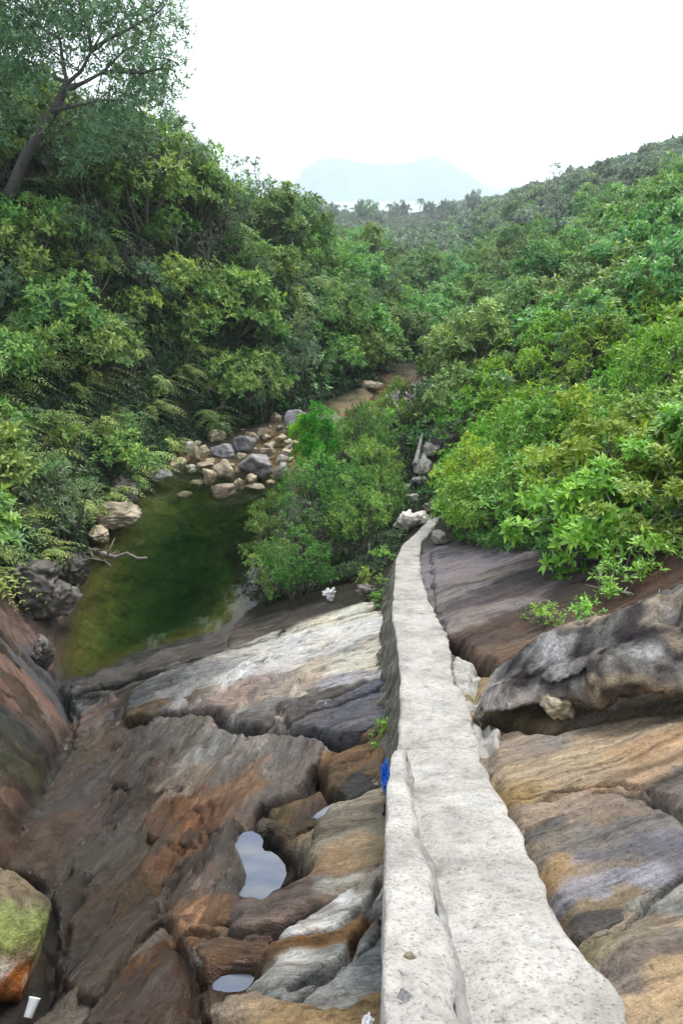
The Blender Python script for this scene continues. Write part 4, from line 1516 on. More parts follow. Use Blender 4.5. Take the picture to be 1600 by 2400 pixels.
def fern_proto(name, seed, mat, fronds=26, length=.9, leaf=.16, pairs=11, hang=.9):
    r = np.random.default_rng(seed)
    P, A, N, LL, lv = [], [], [], [], []
    parts = []
    for f in range(fronds):
        az = r.uniform(0, 2 * np.pi)
        L = length * r.uniform(.6, 1.2)
        t = np.linspace(0, 1, 9)
        h = np.array([math.cos(az), math.sin(az), 0])
        el = r.uniform(.3, 1.1)
        base = np.array([r.normal() * .12, r.normal() * .12, r.uniform(-.1, .35)])
        pts = base + h * (L * (t * math.cos(el) + .25 * t * t))[:, None] + np.array([0, 0, 1.]) * (L * (t * math.sin(el) - hang * t * t))[:, None]
        parts.append(tube(pts[::2], np.linspace(.008, .002, 5), 4))
        tan = np.gradient(pts, axis=0)
        side = np.cross(h, [0, 0, 1.0])
        flv = r.random()
        for q in np.linspace(.15, 1, pairs):
            p = np.array([np.interp(q, t, pts[:, k_]) for k_ in range(3)])
            tg = np.array([np.interp(q, t, tan[:, k_]) for k_ in range(3)])
            tg /= np.linalg.norm(tg) + 1e-9
            ll = leaf * math.sin(math.pi * min(.97, .22 + .75 * q)) * r.uniform(.8, 1.15)
            for s in (-1, 1):
                P.append(p)
                A.append(side * s + tg * .55 + r.normal(size=3) * .12 + np.array([0, 0, -.15]))
                N.append(np.array([0, 0, 1.]) + h * .4 + r.normal(size=3) * .15)
                LL.append(ll)
                lv.append(np.clip(.7 * flv + .3 * r.random(), 0, 1))
    V, F, lvv = leaf_geo(np.array(P), np.array(A), np.array(N), np.array(LL), np.array(LL) * .34, np.array(lv))
    cm = mesh_np('crown', V, F, mat, smooth=False, attrs={'lv': lvv})
    sv, sf = join(parts)
    return ('fern', name, cm, mesh_np('stem', sv, sf, STEM))


def plant(proto, loc, rz, sc, label, cat, group, tilt=(0, 0), part_names=('crown', 'stem')):
    kind, name, cm, sm = proto
    root = bpy.data.objects.new(name, None)
    root.empty_display_size = .2
    root.location = loc
    root.rotation_euler = (tilt[0], tilt[1], rz)
    root.scale = (sc, sc, sc) if np.isscalar(sc) else sc
    col.objects.link(root)
    for nm, m in zip(part_names, (cm, sm)):
        if m is None:
            continue
        o = bpy.data.objects.new(nm, m)
        o.parent = root
        col.objects.link(o)
    tag(root, label, cat, group)
    return root


print('protos')
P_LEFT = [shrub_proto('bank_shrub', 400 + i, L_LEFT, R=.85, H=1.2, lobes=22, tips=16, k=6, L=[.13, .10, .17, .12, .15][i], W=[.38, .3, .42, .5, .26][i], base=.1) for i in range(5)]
P_LEFTD = [shrub_proto('bank_shrub', 420 + i, L_TREE, R=.9, H=1.3, lobes=22, tips=17, k=6, L=.11, W=.32, base=.1) for i in range(3)]
P_FERN = [fern_proto('fern_clump', 440 + i, L_FERN, 46, .75, .13, 10) for i in range(4)]
P_FERNG = [fern_proto('fern_clump', 450 + i, L_LEFT, 46, .75, .13, 10) for i in range(3)]
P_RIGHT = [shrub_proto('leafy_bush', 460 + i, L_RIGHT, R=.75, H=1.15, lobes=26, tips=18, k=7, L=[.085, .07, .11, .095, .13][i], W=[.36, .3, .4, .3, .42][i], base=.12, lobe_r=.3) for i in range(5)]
P_YELL = [shrub_proto('leafy_bush', 470 + i, L_YELL, R=.85, H=1.4, lobes=26, tips=18, k=6, L=[.10, .08, .12, .10][i], W=.34, base=.12, lobe_r=.3) for i in range(4)]
P_MID = [shrub_proto('thicket_shrub', 480 + i, L_MID, R=.75, H=1.3, lobes=22, tips=18, k=6, L=.10, W=.28, base=.12, lobe_r=.33) for i in range(4)]
P_VIV = [shrub_proto('slender_shrub', 490 + i, L_VIVID, R=.5, H=1.9, lobes=26, tips=16, k=7, L=.12, W=.26, base=.15, lobe_r=.32) for i in range(2)]
P_FAR = [shrub_proto('valley_tree', 500 + i, L_FAR, R=1.7, H=3.6, lobes=34, tips=16, k=6, L=.27, W=.42, base=.15, lobe_r=.3) for i in range(6)]
P_SKY = [shrub_proto('skyline_tree', 511 + i, L_TREE if i % 2 else L_LEFT, R=1.6, H=3.4, lobes=46, tips=24, k=6, L=.15, W=.36, base=.08, lobe_r=.28) for i in range(4)]
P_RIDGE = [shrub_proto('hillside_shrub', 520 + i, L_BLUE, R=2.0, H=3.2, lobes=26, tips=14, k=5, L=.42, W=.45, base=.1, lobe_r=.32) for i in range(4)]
P_RIDGEG = [shrub_proto('hillside_shrub', 530 + i, L_FAR, R=2.0, H=3.2, lobes=26, tips=14, k=5, L=.42, W=.45, base=.1, lobe_r=.32) for i in range(4)]
P_GREY = [shrub_proto('dry_shrub', 540 + i, L_GREYT, R=.8, H=1.2, lobes=18, tips=10, k=4, L=.10, W=.16, base=.1, lobe_r=.4) for i in range(2)]
P_WEED = [shrub_proto('small_weed', 550 + i, L_RIGHT, R=.16, H=.2, lobes=9, tips=7, k=6, L=.035, W=.3, base=.1) for i in range(2)]
P_SPARSE = [shrub_proto('sparse_sapling', 560 + i, L_TREE, R=.8, H=2.4, lobes=18, tips=7, k=5, L=.13, W=.35, base=.25, lobe_r=.34) for i in range(3)]


def scatter(n, ylo, yhi, azlo, azhi, mind, cond, seed, tries=40000):
    r = np.random.default_rng(seed)
    d = np.sqrt(r.uniform(ylo ** 2, yhi ** 2, tries))
    a = np.radians(r.uniform(azlo, azhi, tries))
    x, y = d * np.sin(a), d * np.cos(a)
    z = T(x, y)
    px, py, dep = project(np.stack([x, y, z], 1))
    ok = cond(x, y, z, px, py)
    x, y, z, px, py = x[ok], y[ok], z[ok], px[ok], py[ok]
    out = []
    kept = np.zeros((0, 3))
    for i in range(len(x)):
        p = np.array([x[i], y[i], z[i]])
        md = mind if np.isscalar(mind) else mind(y[i])
        if len(kept) and np.min(np.sum((kept - p) ** 2, 1)) < md * md:
            continue
        kept = np.vstack([kept, p])
        out.append((x[i], y[i], z[i], px[i], py[i]))
        if len(out) >= n:
            break
    return out




def where_left(px, py):
    v = 'above the waterline' if py > 1000 else 'low on the bank' if py > 760 else 'halfway up the bank' if py > 520 else 'at the top of the bank'
    h = 'at the left edge' if px < 110 else 'above the left crags' if px < 260 else 'over the middle of the pool' if px < 420 else \
        'above the rock pile' if px < 580 else 'before the stream bend' if px < 720 else 'beside the brown stream'
    return v + ' ' + h


def where_valley(px, py):
    v = 'near the stream' if py > 820 else 'low in the valley' if py > 680 else 'in the middle distance' if py > 580 else 'far off'
    h = 'under the left skyline' if px < 760 else 'below the sea gap' if px < 900 else 'below the palms' if px < 1050 else 'left of the right hillside' if px < 1200 else 'under the right hillside' if px < 1380 else 'at the right edge'
    return v + ' ' + h


def where_right(px, py):
    v = 'at the rock edge' if py > 1130 else 'in the middle of the slope' if py > 950 else 'high on the slope' if py > 780 else 'at the top of the slope'
    h = 'by the walkway end' if px < 1120 else 'above the dark slope' if px < 1300 else 'above the long boulder' if px < 1480 else 'at the right edge'
    return v + ' ' + h


def where_ridge(px, py):
    v = 'low down' if py > 640 else 'halfway up' if py > 520 else 'near the skyline'
    h = 'by the palms' if px < 1150 else 'left of the lone tree' if px < 1300 else 'below the lone tree' if px < 1400 else 'right of the lone tree' if px < 1520 else 'at the right edge'
    return v + ' ' + h


big = lambda sc, a, b, c: a if sc < b else c
lfx = lambda y: np.interp(y, LFy, LFx)
rfx = lambda y: np.interp(y, RFy, RFx)
R_ = random.Random(3)

# left bank above the pool
pts = scatter(390, 9, 42, -38, 5, .66, lambda x, y, z, px, py: (x < lfx(y) - .25 + .5 * sstep(21, 24, y)) & (px > -330) & (py > 120) & (z < 13) & ~((py > 1330) & (px < 120)), 31)
for i, (x, y, z, px, py) in enumerate(pts):
    dark = (520 < px < 700 and 520 < py < 820)
    if dark and R_.random() < .45:
        continue
    tl = np.interp(py - 60, [150, 440], [175, 20])
    if 120 < py - 40 < 620 and abs(px - tl) < 95 and y < 18.5:
        continue
    yel = fbm(x * .35, y * .35, z * .35 + 3, 2) > .03
    sc = R_.uniform(.85, 1.35) * (1 if y < 25 else 1.15)
    h = z - 0.0
    if (R_.random() < .42 and yel and py > 380) or (py > 900 and R_.random() < .35):
        pr = R_.choice(P_FERN if R_.random() < .7 else P_FERNG)
        plant(pr, (x, y, z - .05), R_.uniform(0, 6.3), sc, ('yellowish' if pr in P_FERN else 'dark') + ' arching fern clump ' + where_left(px, py), 'fern', 'ferns on the left bank')
    else:
        pr = R_.choice(P_LEFTD if (dark or not yel) and R_.random() < .4 else P_LEFT)
        plant(pr, (x, y, z - .1), R_.uniform(0, 6.3), (sc, sc, sc * R_.uniform(.9, 1.25)), big(sc, 'small', 1.1, 'large') + (' dark' if pr in P_LEFTD else ' mid-green') + ' shrub ' + where_left(px, py), 'shrub', 'shrubs on the left bank',
              tilt=(R_.uniform(-.15, .15), R_.uniform(.0, .35)))
# more hanging ferns low on the bank
pts = scatter(34, 11, 24, -38, 0, 1.0, lambda x, y, z, px, py: (x < lfx(y) + .05) & (px > -60) & (px < 500) & (py > 560) & (py < 1240), 32)
for i, (x, y, z, px, py) in enumerate(pts):
    sc = R_.uniform(.9, 1.4)
    plant(R_.choice(P_FERN), (x, y, z + .25), R_.uniform(0, 6.3), sc, 'pale drooping fern clump ' + where_left(px, py), 'fern', 'drooping ferns low on the left bank')
# dry shrubs here and there
pts = scatter(16, 12, 30, -30, 34, 3.0, lambda x, y, z, px, py: ((x < lfx(y) - .8) | (x > rfx(y) + 1.5) & (y > 14)) & (px > 20) & (px < 1580), 39)
for i, (x, y, z, px, py) in enumerate(pts):
    plant(P_GREY[i % 2], (x, y, z + .3), i * 1.1, R_.uniform(.9, 1.3), 'greyish dry twiggy shrub ' + (where_left(px, py) if x < 0 else where_right(px, py)), 'shrub', 'dry shrubs among the green')
# saplings along the left skyline
for i, (px, py, y, sc, lab) in enumerate([
    (560, 420, 31, 1.0, 'thin airy sapling on the left skyline'), (610, 440, 33, 1.25, 'taller airy sapling on the left skyline'),
    (655, 470, 36, 1.2, 'airy sapling where the left skyline drops'), (700, 500, 40, 1.4, 'sparse sapling at the foot of the left skyline'),
    (735, 505, 44, 1.3, 'lowest sparse sapling before the sea gap'), (480, 380, 28, 1.0, 'sapling beside the tall tree crown on the skyline')]):
    r = ray(px, py)
    x = float(r[0] / r[1] * y)
    plant(P_SPARSE[i % 3], (x, y, float(T(np.array([x]), np.array([y]))[0]) - .1), i * 1.3, sc, lab, 'sapling', 'saplings on the left skyline')


# leaning tree top left
def big_tree():
    b0 = np.array([0, 0, CAM_Z]) + ray(30, 440) * 18.3
    b1 = np.array([0, 0, CAM_Z]) + ray(100, 300) * 17.6
    b2 = np.array([0, 0, CAM_Z]) + ray(158, 195) * 17.2
    bb = b0 + (b0 - b1) * 1.5
    root = empty('leaning_tree', tuple(bb))
    tag(root, 'tall leaning tree with dark trunk and fine leaves at top left', 'tree')
    O = np.array(root.location)
    base = O.copy()
    pts = np.stack([base, b0, (b0 + b1) / 2 + np.array([-.06, 0, 0.02]), b1, (b1 + b2) / 2 + np.array([.04, 0, -.03]), b2])
    parts = [tube(pts - O, np.array([.2, .15, .135, .12, .11, .09]), 12)]
    limbs_px = [((158, 195), (215, 120), (260, 20), 17.0), ((158, 195), (140, 90), (110, -60), 17.3), ((150, 215), (240, 170), (350, 90), 16.8),
                ((215, 120), (300, 70), (370, 30), 16.6), ((120, 260), (230, 235), (330, 215), 16.9), ((140, 90), (60, 40), (0, 0), 17.5),
                ((215, 120), (200, 40), (190, -40), 17.2), ((240, 170), (330, 170), (400, 140), 16.5), ((158, 195), (80, 150), (20, 110), 17.4)]
    ends = []
    r = np.random.default_rng(77)
    for a, b, c, t in limbs_px:
        q = np.stack([np.array([0, 0, CAM_Z]) + ray(*p) * tt for p, tt in ((a, 17.2), (b, t + .1), (c, t + r.uniform(-.8, .8)))])
        m = (q[0] + q[1]) / 2 + r.normal(size=3) * .05
        m2 = (q[1] + q[2]) / 2 + r.normal(size=3) * .08
        p = np.stack([q[0], m, q[1], m2, q[2]])
        parts.append(tube(p - O, np.linspace(.055, .014, 5), 6))
        ends += [q[1], m2, q[2]]
        for _ in range(5):
            s = p[r.integers(1, 5)]
            e = s + r.normal(size=3) * .5 + np.array([0, 0, .25])
            parts.append(tube(np.stack([s, (s + e) / 2 + r.normal(size=3) * .05, e]) - O, np.array([.02, .014, .006]), 5))
            ends.append(e)
    V, F = join(parts)
    obj_np('trunk', V, F, BARK, root)
    ends = np.array(ends)
    cpx = np.stack([r.uniform(-160, 430, 900), r.uniform(-190, 420, 900)], 1)
    keepc = ((cpx[:, 0] - 120) / 310) ** 2 + ((cpx[:, 1] - 90) / 310) ** 2 < 1
    front = (np.abs(cpx[:, 0] - np.interp(cpx[:, 1], [150, 440], [185, 30])) < 75) & (cpx[:, 1] > 130)
    keepc &= ~front
    extra = np.array([np.array([0, 0, CAM_Z]) + ray(*c) * r.uniform(16.4, 19.6) for c in cpx[keepc]])
    cent = np.concatenate([ends, extra])
    tp = []
    for c in cent:
        m = r.integers(9, 20)
        tp.append(c + unit(r, m) * r.uniform(.15, .45, (m, 1)))
    tp = np.concatenate(tp)
    ax = unit(r, len(tp)) + np.array([0, 0, .35])
    Vv, Ff, lv = rosette_leaves(r, tp - O, ax, 5, .13, .3)
    obj_np('crown', Vv, Ff, L_TREE, root, smooth=False, attrs={'lv': lv})


big_tree()
# two companion trees behind the leaning one
for i, (px, py, y, sc) in enumerate([(330, 480, 25, 1.15), (395, 520, 27, 1.0), (60, 560, 25, 1.2), (240, 520, 24, 1.1)]):
    r = ray(px, py)
    x = float(r[0] / r[1] * y)
    plant(('tree', 'skyline_tree', P_SKY[i][2], P_SKY[i][3]), (x, y, float(T(np.array([x]), np.array([y]))[0]) - .6), i * 2.1, sc,
          ['broad leafy tree on the skyline right of the leaning tree', 'leafy tree at the right edge of the left skyline wall',
           'leafy tree below the leaning trunk at the left edge', 'rounded tree behind the leaning trunk'][i], 'tree', 'trees on top of the left bank')

# thicket between pool and walkway
mid = [  # px, py of the foot, proto, scale, label
    (640, 1400, P_MID[0], .8, 'dark leafy shrub overhanging the near end of the pool'),
    (700, 1400, P_MID[1], .85, 'shrub with grey stems above the white litter'),
    (625, 1330, P_MID[2], .85, 'shrub leaning over the green water'),
    (690, 1320, P_GREY[0], .9, 'greyish half-dry shrub among the green thicket'),
    (770, 1330, P_MID[3], .95, 'broad shrub behind the white litter'),
    (840, 1310, P_MID[0], .95, 'shrub close to the mossy wall'),
    (650, 1255, P_MID[1], .8, 'low shrub at the pool edge by the shallows'),
    (730, 1260, P_MID[2], 1.05, 'shrub in the middle of the thicket'),
    (810, 1240, P_MID[3], 1.1, 'dense shrub left of the walkway bend'),
    (885, 1240, P_MID[1], .95, 'shrub just left of the far walkway end'),
    (745, 1165, P_VIV[0], 1.05, 'slender vivid green shrub in the middle of the thicket'),
    (715, 1150, P_VIV[1], .8, 'smaller vivid green shrub beside the shallows'),
    (820, 1160, P_MID[0], 1.15, 'shrub behind the vivid green one'),
    (875, 1170, P_MID[2], .9, 'shrub left of the bleached log'),
    (850, 1095, P_MID[3], 1.15, 'shrub below the brown stream'),
    (895, 1110, P_MID[1], .9, 'shrub right behind the bleached log end'),
    (780, 1085, P_MID[2], 1.0, 'shrub beside the upstream boulders'),
    (935, 1005, P_RIGHT[0], 1.0, 'bright shrub at the upper end of the bleached log'),
    (880, 1050, P_RIGHT[1], 1.0, 'light green shrub below the stream stones'),
    (985, 985, P_GREY[1], 1.3, 'dark purplish twiggy shrub right of the brown stream'),
    (870, 1370, P_WEED[0], 1.6, 'grassy weed tuft at the wall foot beside the litter'),
]
for i, (px, py, pr, sc, lab) in enumerate(mid):
    g = ground_hit([px], [py])[0]
    plant(pr, (g[0], g[1], g[2] - .05), i * 1.7, (sc * .92, sc * .92, sc * [1.1, 1.35, 1.2, 1.45][i % 4]), lab, 'shrub', 'shrubs between the pool and the walkway')

# right hand bushes
edge_line = lambda px: np.interp(px, [1000, 1030, 1075, 1150, 1327, 1420, 1500, 1600, 1700], [1170, 1215, 1275, 1292, 1305, 1320, 1270, 1225, 1200])
pts = scatter(150, 6.5, 21, 2, 48, lambda y: .62 + .02 * y, lambda x, y, z, px, py: (px > 960) & ~((px < 1085) & (py > 1000)) & (px < 2000) & (py < edge_line(px) - 4) & (x > np.where(y < 15, xr(y) + .25, rfx(y) - .1)), 33)
for i, (x, y, z, px, py) in enumerate(pts):
    yl = y > 11.0 and x > 3.2
    pr = R_.choice(P_YELL) if (R_.random() < (.75 if yl else .2)) else R_.choice(P_RIGHT)
    sc = R_.uniform(.8, 1.15) * (1.0 + .03 * max(0, y - 9))
    if px < 1150 and py > 1100:
        sc *= .8
    lab = big(sc, 'smaller', 1.0, 'larger') + (' yellow-green' if pr in P_YELL else ' bright green') + ' bush ' + where_right(px, py)
    plant(pr, (x, y, z - .08), R_.uniform(0, 6.3), (sc, sc, sc * R_.uniform(.85, 1.25)), lab, 'bush',
          'yellow-green bushes on the right slope' if pr in P_YELL else 'bright green bushes on the right slope', tilt=(R_.uniform(-.1, .2), R_.uniform(-.2, .1)))

# taller growth further up the right slope
pts = scatter(120, 19, 62, 4, 40, lambda y: 1.1 + .012 * y, lambda x, y, z, px, py: (px > 1000) & (px < 1800) & (x > rfx(y) + .3), 34)
for i, (x, y, z, px, py) in enumerate(pts):
    sc = R_.uniform(.5, .8)
    plant(P_FAR[R_.randrange(6)], (x, y, z - .2), R_.uniform(0, 6.3), (sc, sc, sc * R_.uniform(.8, 1.2)), big(sc, 'low', .65, 'tall') + ' leafy tree behind the right bushes, ' + where_valley(px, py), 'tree', 'trees behind the right bushes')
# trees in the valley
pts = scatter(230, 31, 130, -14, 30, lambda y: 1.3 + .016 * y, lambda x, y, z, px, py: (px > 560) & (px < 1750) & ((x < lfx(y) - .4) | (y > 33.5)) & ~((x > rfx(y) + 14) & (y > 60)), 35)
for i, (x, y, z, px, py) in enumerate(pts):
    sc = R_.uniform(.6, 1.0) * np.interp(y, [30, 60, 90, 130], [.8, .95, .85, .62])
    pr = P_FAR[R_.randrange(6)]
    nearb = y < 45
    plant(pr, (x, y, z - .2), R_.uniform(0, 6.3), (sc, sc, sc * R_.uniform(.8, 1.25)),
          big(sc, 'small', .8, 'tall') + (' leafy tree at the stream bend, ' if nearb else ' leafy tree, ') + where_valley(px, py), 'tree',
          'trees at the stream bend' if nearb else 'trees in the valley')
# scrub on the right ridge
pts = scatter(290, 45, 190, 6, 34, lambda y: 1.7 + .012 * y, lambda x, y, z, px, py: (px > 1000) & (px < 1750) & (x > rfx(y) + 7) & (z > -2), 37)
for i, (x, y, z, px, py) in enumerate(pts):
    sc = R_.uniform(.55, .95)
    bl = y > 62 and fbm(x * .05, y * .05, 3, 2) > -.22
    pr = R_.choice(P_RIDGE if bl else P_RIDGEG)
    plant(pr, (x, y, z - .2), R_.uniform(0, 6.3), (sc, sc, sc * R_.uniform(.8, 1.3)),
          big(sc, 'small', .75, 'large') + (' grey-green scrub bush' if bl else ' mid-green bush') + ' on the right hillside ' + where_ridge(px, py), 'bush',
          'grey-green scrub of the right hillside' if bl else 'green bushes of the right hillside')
# ------------------------------------------------------------------ creeping undergrowth, uncountable


def undergrowth(name, n, dlo, dhi, azlo, azhi, cond, mat, Lf, hgt, k, seed, label, W=.38):
    r = np.random.default_rng(seed)
    m = n * 6
    d = np.exp(r.uniform(math.log(dlo), math.log(dhi), m))
    a = np.radians(r.uniform(azlo, azhi, m))
    x, y = d * np.sin(a), d * np.cos(a)
    z = T(x, y)
    px, py, _ = project(np.stack([x, y, z], 1))
    clump = fbm(x * .9, y * .9, z * .9, 3)
    ok = cond(x, y, z, px, py) & (clump > -.5)
    sel = np.where(ok)[0][:n]
    x, y, z, clump = x[sel], y[sel], z[sel], clump[sel]
    e = .15
    gx = (T(x + e, y) - T(x - e, y)) / (2 * e)
    gy = (T(x, y + e) - T(x, y - e)) / (2 * e)
    nn = np.stack([-gx, -gy, np.ones(len(x))], 1)
    nn /= np.linalg.norm(nn, axis=1)[:, None]
    L = Lf(y)
    tips = np.stack([x, y, z], 1) + nn * .05 + nn * (hgt(y) * (.15 + np.clip(clump + .35, 0, 1)) * r.random(len(x)))[:, None]
    ax = nn * .8 + np.array([0, -.25, .5]) + r.normal(size=(len(x), 3)) * .35
    ref = 1.0
    V, F, lv = rosette_leaves(r, tips, ax, k, ref, W, lvb=np.clip(.45 + .9 * clump + .2 * r.normal(size=len(x)), 0, 1))
    # scale each tuft about its tip
    V = V.reshape(k, len(x), 5, 3)
    V = tips[None, :, None, :] + (V - tips[None, :, None, :]) * L[None, :, None, None]
    o = obj_np(name, V.reshape(-1, 3), F, mat, smooth=False, attrs={'lv': lv})
    return tag(o, label, 'undergrowth', None, 'stuff')


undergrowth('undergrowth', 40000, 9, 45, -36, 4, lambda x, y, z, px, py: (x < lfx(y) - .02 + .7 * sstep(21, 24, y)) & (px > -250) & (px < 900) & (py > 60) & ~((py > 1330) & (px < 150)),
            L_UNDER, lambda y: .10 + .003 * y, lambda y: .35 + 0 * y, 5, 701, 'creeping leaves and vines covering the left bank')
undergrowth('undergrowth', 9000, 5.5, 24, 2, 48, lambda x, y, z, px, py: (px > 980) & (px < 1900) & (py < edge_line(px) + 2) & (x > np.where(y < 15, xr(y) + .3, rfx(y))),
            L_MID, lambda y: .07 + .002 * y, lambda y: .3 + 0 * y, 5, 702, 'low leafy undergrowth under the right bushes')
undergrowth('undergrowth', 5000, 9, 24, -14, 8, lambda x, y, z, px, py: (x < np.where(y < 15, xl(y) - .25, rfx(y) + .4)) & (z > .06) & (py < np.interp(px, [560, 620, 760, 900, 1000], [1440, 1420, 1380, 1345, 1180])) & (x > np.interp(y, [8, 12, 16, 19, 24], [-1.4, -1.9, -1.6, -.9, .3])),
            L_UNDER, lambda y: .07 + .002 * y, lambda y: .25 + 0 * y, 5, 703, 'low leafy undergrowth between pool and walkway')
undergrowth('undergrowth', 18000, 20, 220, -12, 33, lambda x, y, z, px, py: (px > 640) & (px < 1750) & ((y > 33) | (x < lfx(y)) | (x > rfx(y))),
            L_FAR, lambda y: .14 + .0042 * y, lambda y: .5 + .012 * y, 4, 704, 'continuous low growth over the valley and far slopes', W=.5)

# coastal wood, one far-off mass
r = np.random.default_rng(91)
tp = []
for _ in range(520):
    y = r.uniform(130, 470)
    x = y * math.tan(math.radians(r.uniform(-8, 24)))
    z = float(T(np.array([x]), np.array([y]))[0])
    hgt = r.uniform(1.6, 3.2)
    m = 46
    q = unit(r, m)
    q[:, 2] = np.abs(q[:, 2])
    tp.append(np.array([x, y, z + hgt * .4]) + q * np.array([2.6, 2.6, hgt * .6]) * r.uniform(.7, 1.05, (m, 1)))
tp = np.concatenate(tp)
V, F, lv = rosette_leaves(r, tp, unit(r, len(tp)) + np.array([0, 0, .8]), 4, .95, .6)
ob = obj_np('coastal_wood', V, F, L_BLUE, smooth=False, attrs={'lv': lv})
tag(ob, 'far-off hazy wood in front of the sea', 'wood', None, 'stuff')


# irregular trees of the shore
for i, (px, h_, D) in enumerate([(760, 5, 250), (778, 5.5, 300), (845, 6.5, 300), (875, 6.2, 330), (893, 5, 260), (925, 6.6, 330), (945, 6.5, 350), (1005, 6, 330), (1035, 5.5, 300), (1060, 5, 260), (1110, 5, 230), (745, 5, 220)]):
    r = ray(px, 480)
    x = float(r[0] / r[1] * D)
    gz = float(T(np.array([x]), np.array([float(D)]))[0])
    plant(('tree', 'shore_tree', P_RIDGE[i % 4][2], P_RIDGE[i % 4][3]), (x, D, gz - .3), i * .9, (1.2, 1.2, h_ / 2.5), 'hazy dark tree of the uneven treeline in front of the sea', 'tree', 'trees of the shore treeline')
# coconut palms on the horizon
def palm_proto(seed):
    r = np.random.default_rng(seed)
    h = 9.0
    pts = np.stack([[.8 * math.sin(t * 1.2) * t, 0, h * t] for t in np.linspace(0, 1, 7)])
    tr = tube(pts, np.linspace(.2, .13, 7), 7)
    P, A, N, L = [], [], [], []
    for f in range(18):
        az = 2 * math.pi * f / 18 + r.uniform(-.2, .2)
        el = r.uniform(-.3, 1.2)
        d = np.array([math.cos(az), math.sin(az), 0])
        for q in np.linspace(.15, 1, 12):
            s = q * 3.4
            p = pts[-1] + d * s * math.cos(el) * 1.0 + np.array([0, 0, s * math.sin(el) - .24 * s * s])
            for sd in (-1, 1):
                P.append(p)
                A.append(np.cross(d, [0, 0, 1]) * sd + d * .7 + np.array([0, 0, -.5]))
                N.append(np.array([0, 0, 1.0]) + d * .2)
                L.append(.95 * (1.1 - .5 * q))
    V, F, lv = leaf_geo(np.array(P), np.array(A), np.array(N), np.array(L), np.array(L) * .28, r.random(len(P)))
    return ('palm', 'palm_tree', mesh_np('crown', V, F, L_TREE, smooth=False, attrs={'lv': lv}), mesh_np('trunk', tr[0], [tr[1], tr[2]], BARK))


PALMS = [palm_proto(600 + i) for i in range(3)]
for i, (px, py, D) in enumerate([(790, 473, 330), (808, 470, 350), (826, 478, 340), (915, 469, 330), (938, 474, 350), (955, 473, 360), (983, 459, 320), (1018, 469, 330), (1088, 463, 310), (965, 478, 400), (1000, 474, 380)]):
    r = ray(px, py)
    x = float(r[0] / r[1] * D)
    top = CAM_Z + float(r[2] / r[1]) * D
    gz = float(T(np.array([x]), np.array([float(D)]))[0])
    sc = max(.5, (top - gz) / 10.6) * [.95, .86, .9, .95, .88, .8, 1.0, .92, 1.0, .8, .9][i]
    plant(PALMS[i % 3], (x, D, gz - .2), i * 1.1, sc, 'small hazy coconut palm standing on the horizon before the sea', 'palm', 'palms on the horizon', part_names=('crown', 'trunk'))
r_ = ray(862, 468)
x = float(r_[0] / r_[1] * 300)
gz = float(T(np.array([x]), np.array([300.]))[0])
plant(('tree', 'round_tree', P_FAR[2][2], P_FAR[2][3]), (x, 300, gz - .3), .4, (CAM_Z - .3 - gz) / 3.9, 'rounded hazy tree among the palms on the horizon', 'tree', None)
r_ = ray(1316, 385)
y = 118.
x = float(r_[0] / r_[1] * y)
plant(('tree', 'ridge_tree', P_SPARSE[1][2], P_SPARSE[1][3]), (x, y, float(T(np.array([x]), np.array([y]))[0]) - .2), .4, 2.6, 'lone sparse tree on the right ridge skyline', 'tree', None)

# weeds along the wall and slope
for i, (px, py, pr, sc, lab) in enumerate([
    (890, 1740, 0, .8, 'green weed tuft at the wall foot above the blue bag'), (1280, 1470, 1, 1.0, 'small weed on the dark right slope'),
    (1390, 1480, 0, 1.3, 'green weed sprouting behind the long dark boulder'), (1440, 1400, 1, 1.8, 'leafy weed among the dry twigs'),
    (1480, 1340, 0, 2.4, 'taller weed beneath the right bushes'), (1250, 1460, 0, .8, 'tiny weed in the crack of the dark slope'),
    (905, 1390, 1, 1.2, 'weed beside the walkway above the pale slab'), (880, 1420, 0, .9, 'small weed at the top corner of the pale slab'),
    (900, 1320, 1, 1.5, 'leafy weed on the wall shoulder near the thicket')]):
    g = ground_hit([px], [py])[0]
    plant(P_WEED[pr], (g[0], g[1], g[2] - .02), i, sc, lab, 'weed', 'weeds between the rocks')

# ------------------------------------------------------------------ dead wood and twigs


def log(name, pxa, pxb, za, zb, r0, r1, mat, label, cat, wob=.08, seed=1, twigs=0):
    a = ground_hit([pxa[0]], [pxa[1]])[0] if za is None else on_plane(*pxa, za)
    b = ground_hit([pxb[0]], [pxb[1]])[0] if zb is None else on_plane(*pxb, zb)
    a = a + np.array([0, 0, r0])
    b = b + np.array([0, 0, r1])
    p = curve_pts(a, b, 7, wob, seed)
    parts = [tube(p, np.linspace(r0, r1, 7) * (1 + .15 * np.random.default_rng(seed).normal(size=7)), 9)]
    rr = np.random.default_rng(seed + 50)
    L = np.linalg.norm(b - a)
    for _ in range(twigs):
        s = p[rr.integers(1, 6)]
        e = s + rr.normal(size=3) * L * .22 + (b - a) * .12
        e[2] = s[2] + abs(e[2] - s[2]) * .5
        parts.append(tube(np.stack([s, (s + e) / 2 + rr.normal(size=3) * L * .02, e]), np.array([r1, r1 * .6, r1 * .25]), 5))
    V, F = join(parts)
    o = obj_np(name, V - a, F, mat, loc=a)
    return tag(o, label, cat)


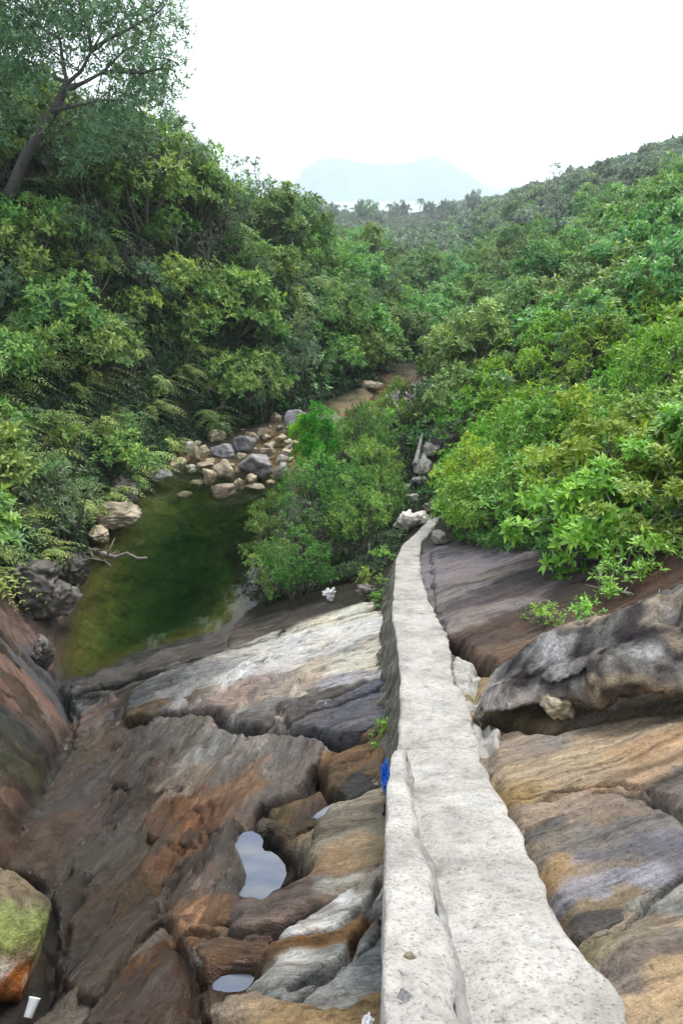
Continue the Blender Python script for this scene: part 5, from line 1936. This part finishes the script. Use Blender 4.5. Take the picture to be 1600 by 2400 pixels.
log('driftwood_branch', (205, 1300), (345, 1310), .02, .0, .07, .03, DRIFT, 'dark driftwood branch reaching into the pool from the left bank', 'driftwood', .06, 4, 4)
log('driftwood_branch', (185, 1290), (262, 1330), .1, .05, .045, .02, DRIFT, 'short broken driftwood stick beside the longer branch', 'driftwood', .1, 5, 2)
log('bleached_log', (948, 1152), (1018, 1025), None, None, .07, .11, DEADWOOD, 'bleached white log lying beyond the end of the walkway', 'log', .04, 6, 1)
log('bleached_branch', (905, 1075), (970, 1085), None, None, .03, .015, DEADWOOD, 'thin pale branch left of the bleached log', 'branch', .1, 8, 2)
for i, (a, b, lab) in enumerate([((1400, 1350), (1450, 1420), 'long bare twig drooping over the right slope'), ((1430, 1360), (1480, 1400), 'bare twig beside the drooping one'),
                                 ((1470, 1400), (1530, 1440), 'dry twig behind the long dark boulder'), ((1460, 1420), (1490, 1445), 'short dry twig near the blue scrap'),
                                 ((1510, 1420), (1545, 1440), 'forked dry twig at the boulder top')]):
    log('dry_twig', a, b, None, None, .012, .006, DEADWOOD, lab, 'twig', .12, 20 + i, 3)
for i, (px, py, h) in enumerate([(735, 1350, .9), (858, 1330, .5), (720, 1300, 1.1)]):
    g = ground_hit([px], [py])[0]
    p = curve_pts(g - np.array([0, 0, .1]), g + np.array([.05 * i, .05, h]), 5, .06, 60 + i)
    v, q, t = tube(p, np.linspace(.045, .025, 5), 8)
    o = obj_np('bare_stem', v - g, [q, t], STEM, loc=g)
    tag(o, ['slim grey trunk rising behind the white litter', 'short grey stump by the mossy wall', 'thin grey trunk at the pool side of the thicket'][i], 'trunk')
# pale hanging stems on the left bank
for i, (px, py, L) in enumerate([(310, 390, .8), (425, 410, .9), (155, 720, 1.0), (20, 1120, .9), (620, 600, .8), (240, 640, .7), (330, 330, .6)]):
    g = ground_hit([px], [py])[0]
    rr = ray(px, py)
    p0 = g - rr * .9
    p = curve_pts(g - np.array([.1, 0, .3]), p0 + np.array([.15, 0, L * .6]), 6, .03, 80 + i)
    v, q, t = tube(p, np.linspace(.025, .01, 6), 6)
    o = obj_np('bare_stem', v - g, [q, t], DEADWOOD, loc=g)
    tag(o, 'thin pale bare stem sticking out of the left bank foliage', 'stem', 'bare stems on the left bank')

# ------------------------------------------------------------------ litter


def crumple(px, py, size, mat, label, name, seed, cat='litter', lift=.3):
    g = ground_hit([px], [py])[0]
    V, F = boulder_geo(size, seed, 16, .55, ICO4)
    o = obj_np(name, V, F, mat, loc=(g[0], g[1], g[2] + size[2] * lift), smooth=False)
    return tag(o, label, cat)


crumple(772, 1408, (.11, .06, .10), PLASTIC_W, 'crumpled white plastic litter on the dark rock ledge', 'plastic_litter', 41, lift=1.3)
_gb = np.array([float(xl(2.75)) - .05, 2.75, float(pathz(2.75)) - .16])
V, F = boulder_geo((.025, .07, .08), 43, 12, .5, ICO4)
tag(obj_np('blue_bag', V, F, PLASTIC_B, loc=_gb, smooth=False), 'bright blue plastic bag caught against the left side of the walkway', 'bag')
crumple(1500, 1440, (.06, .05, .05), PLASTIC_W, 'pale bluish scrap of litter behind the long dark boulder', 'plastic_scrap', 44)

# white cup near the lichen boulder
def cup():
    g = np.array([0, 0, CAM_Z]) + ray(66, 2385) * 2.25
    pr = [(.0, 0), (.014, 0), (.018, .05), (.0195, .051), (.0195, .055), (.017, .055), (.013, .005), (0, .005)]
    V, F = [], []
    seg = 20
    for (r, z) in pr:
        for k_ in range(seg):
            a = 2 * math.pi * k_ / seg
            V.append((r * math.cos(a), r * math.sin(a), z))
    for i in range(len(pr) - 1):
        for k_ in range(seg):
            F.append((i * seg + k_, i * seg + (k_ + 1) % seg, (i + 1) * seg + (k_ + 1) % seg, (i + 1) * seg + k_))
    o = obj_np('plastic_cup', np.array(V), np.array(F), PLASTIC_W, loc=g)
    o.rotation_euler = (-1.15, .0, -.15)
    tag(o, 'small white plastic cup at the foot of the lichen boulder', 'cup')


cup()
g = ground_hit([862], [2392])[0]
crumple(862, 2392, (.016, .012, .01), PLASTIC_W, 'white scrap at the bottom edge beside the walkway', 'paper_scrap', 47)

# ------------------------------------------------------------------ haze
hb = NB('sea_haze')
pv = hb.n('ShaderNodeVolumePrincipled'.replace('ShaderNode', ''))
pv.inputs['Color'].default_value = (.85, .96, 1.0, 1)
pv.inputs['Density'].default_value = .00046
pv.inputs['Anisotropy'].default_value = .0
hb.l(pv.outputs[0], hb.out.inputs['Volume'])
x0, x1, y0, y1, z0, z1 = -5000, 5000, -60, 4500, -16, 170
V = np.array([(x, y, z) for z in (z0, z1) for y in (y0, y1) for x in (x0, x1)], float)
F = np.array([(0, 2, 3, 1), (4, 5, 7, 6), (0, 1, 5, 4), (2, 6, 7, 3), (0, 4, 6, 2), (1, 3, 7, 5)])
hz = obj_np('haze', V, F, hb.m, smooth=False)
tag(hz, 'thin bluish sea haze', None, None, 'stuff')
print('done')
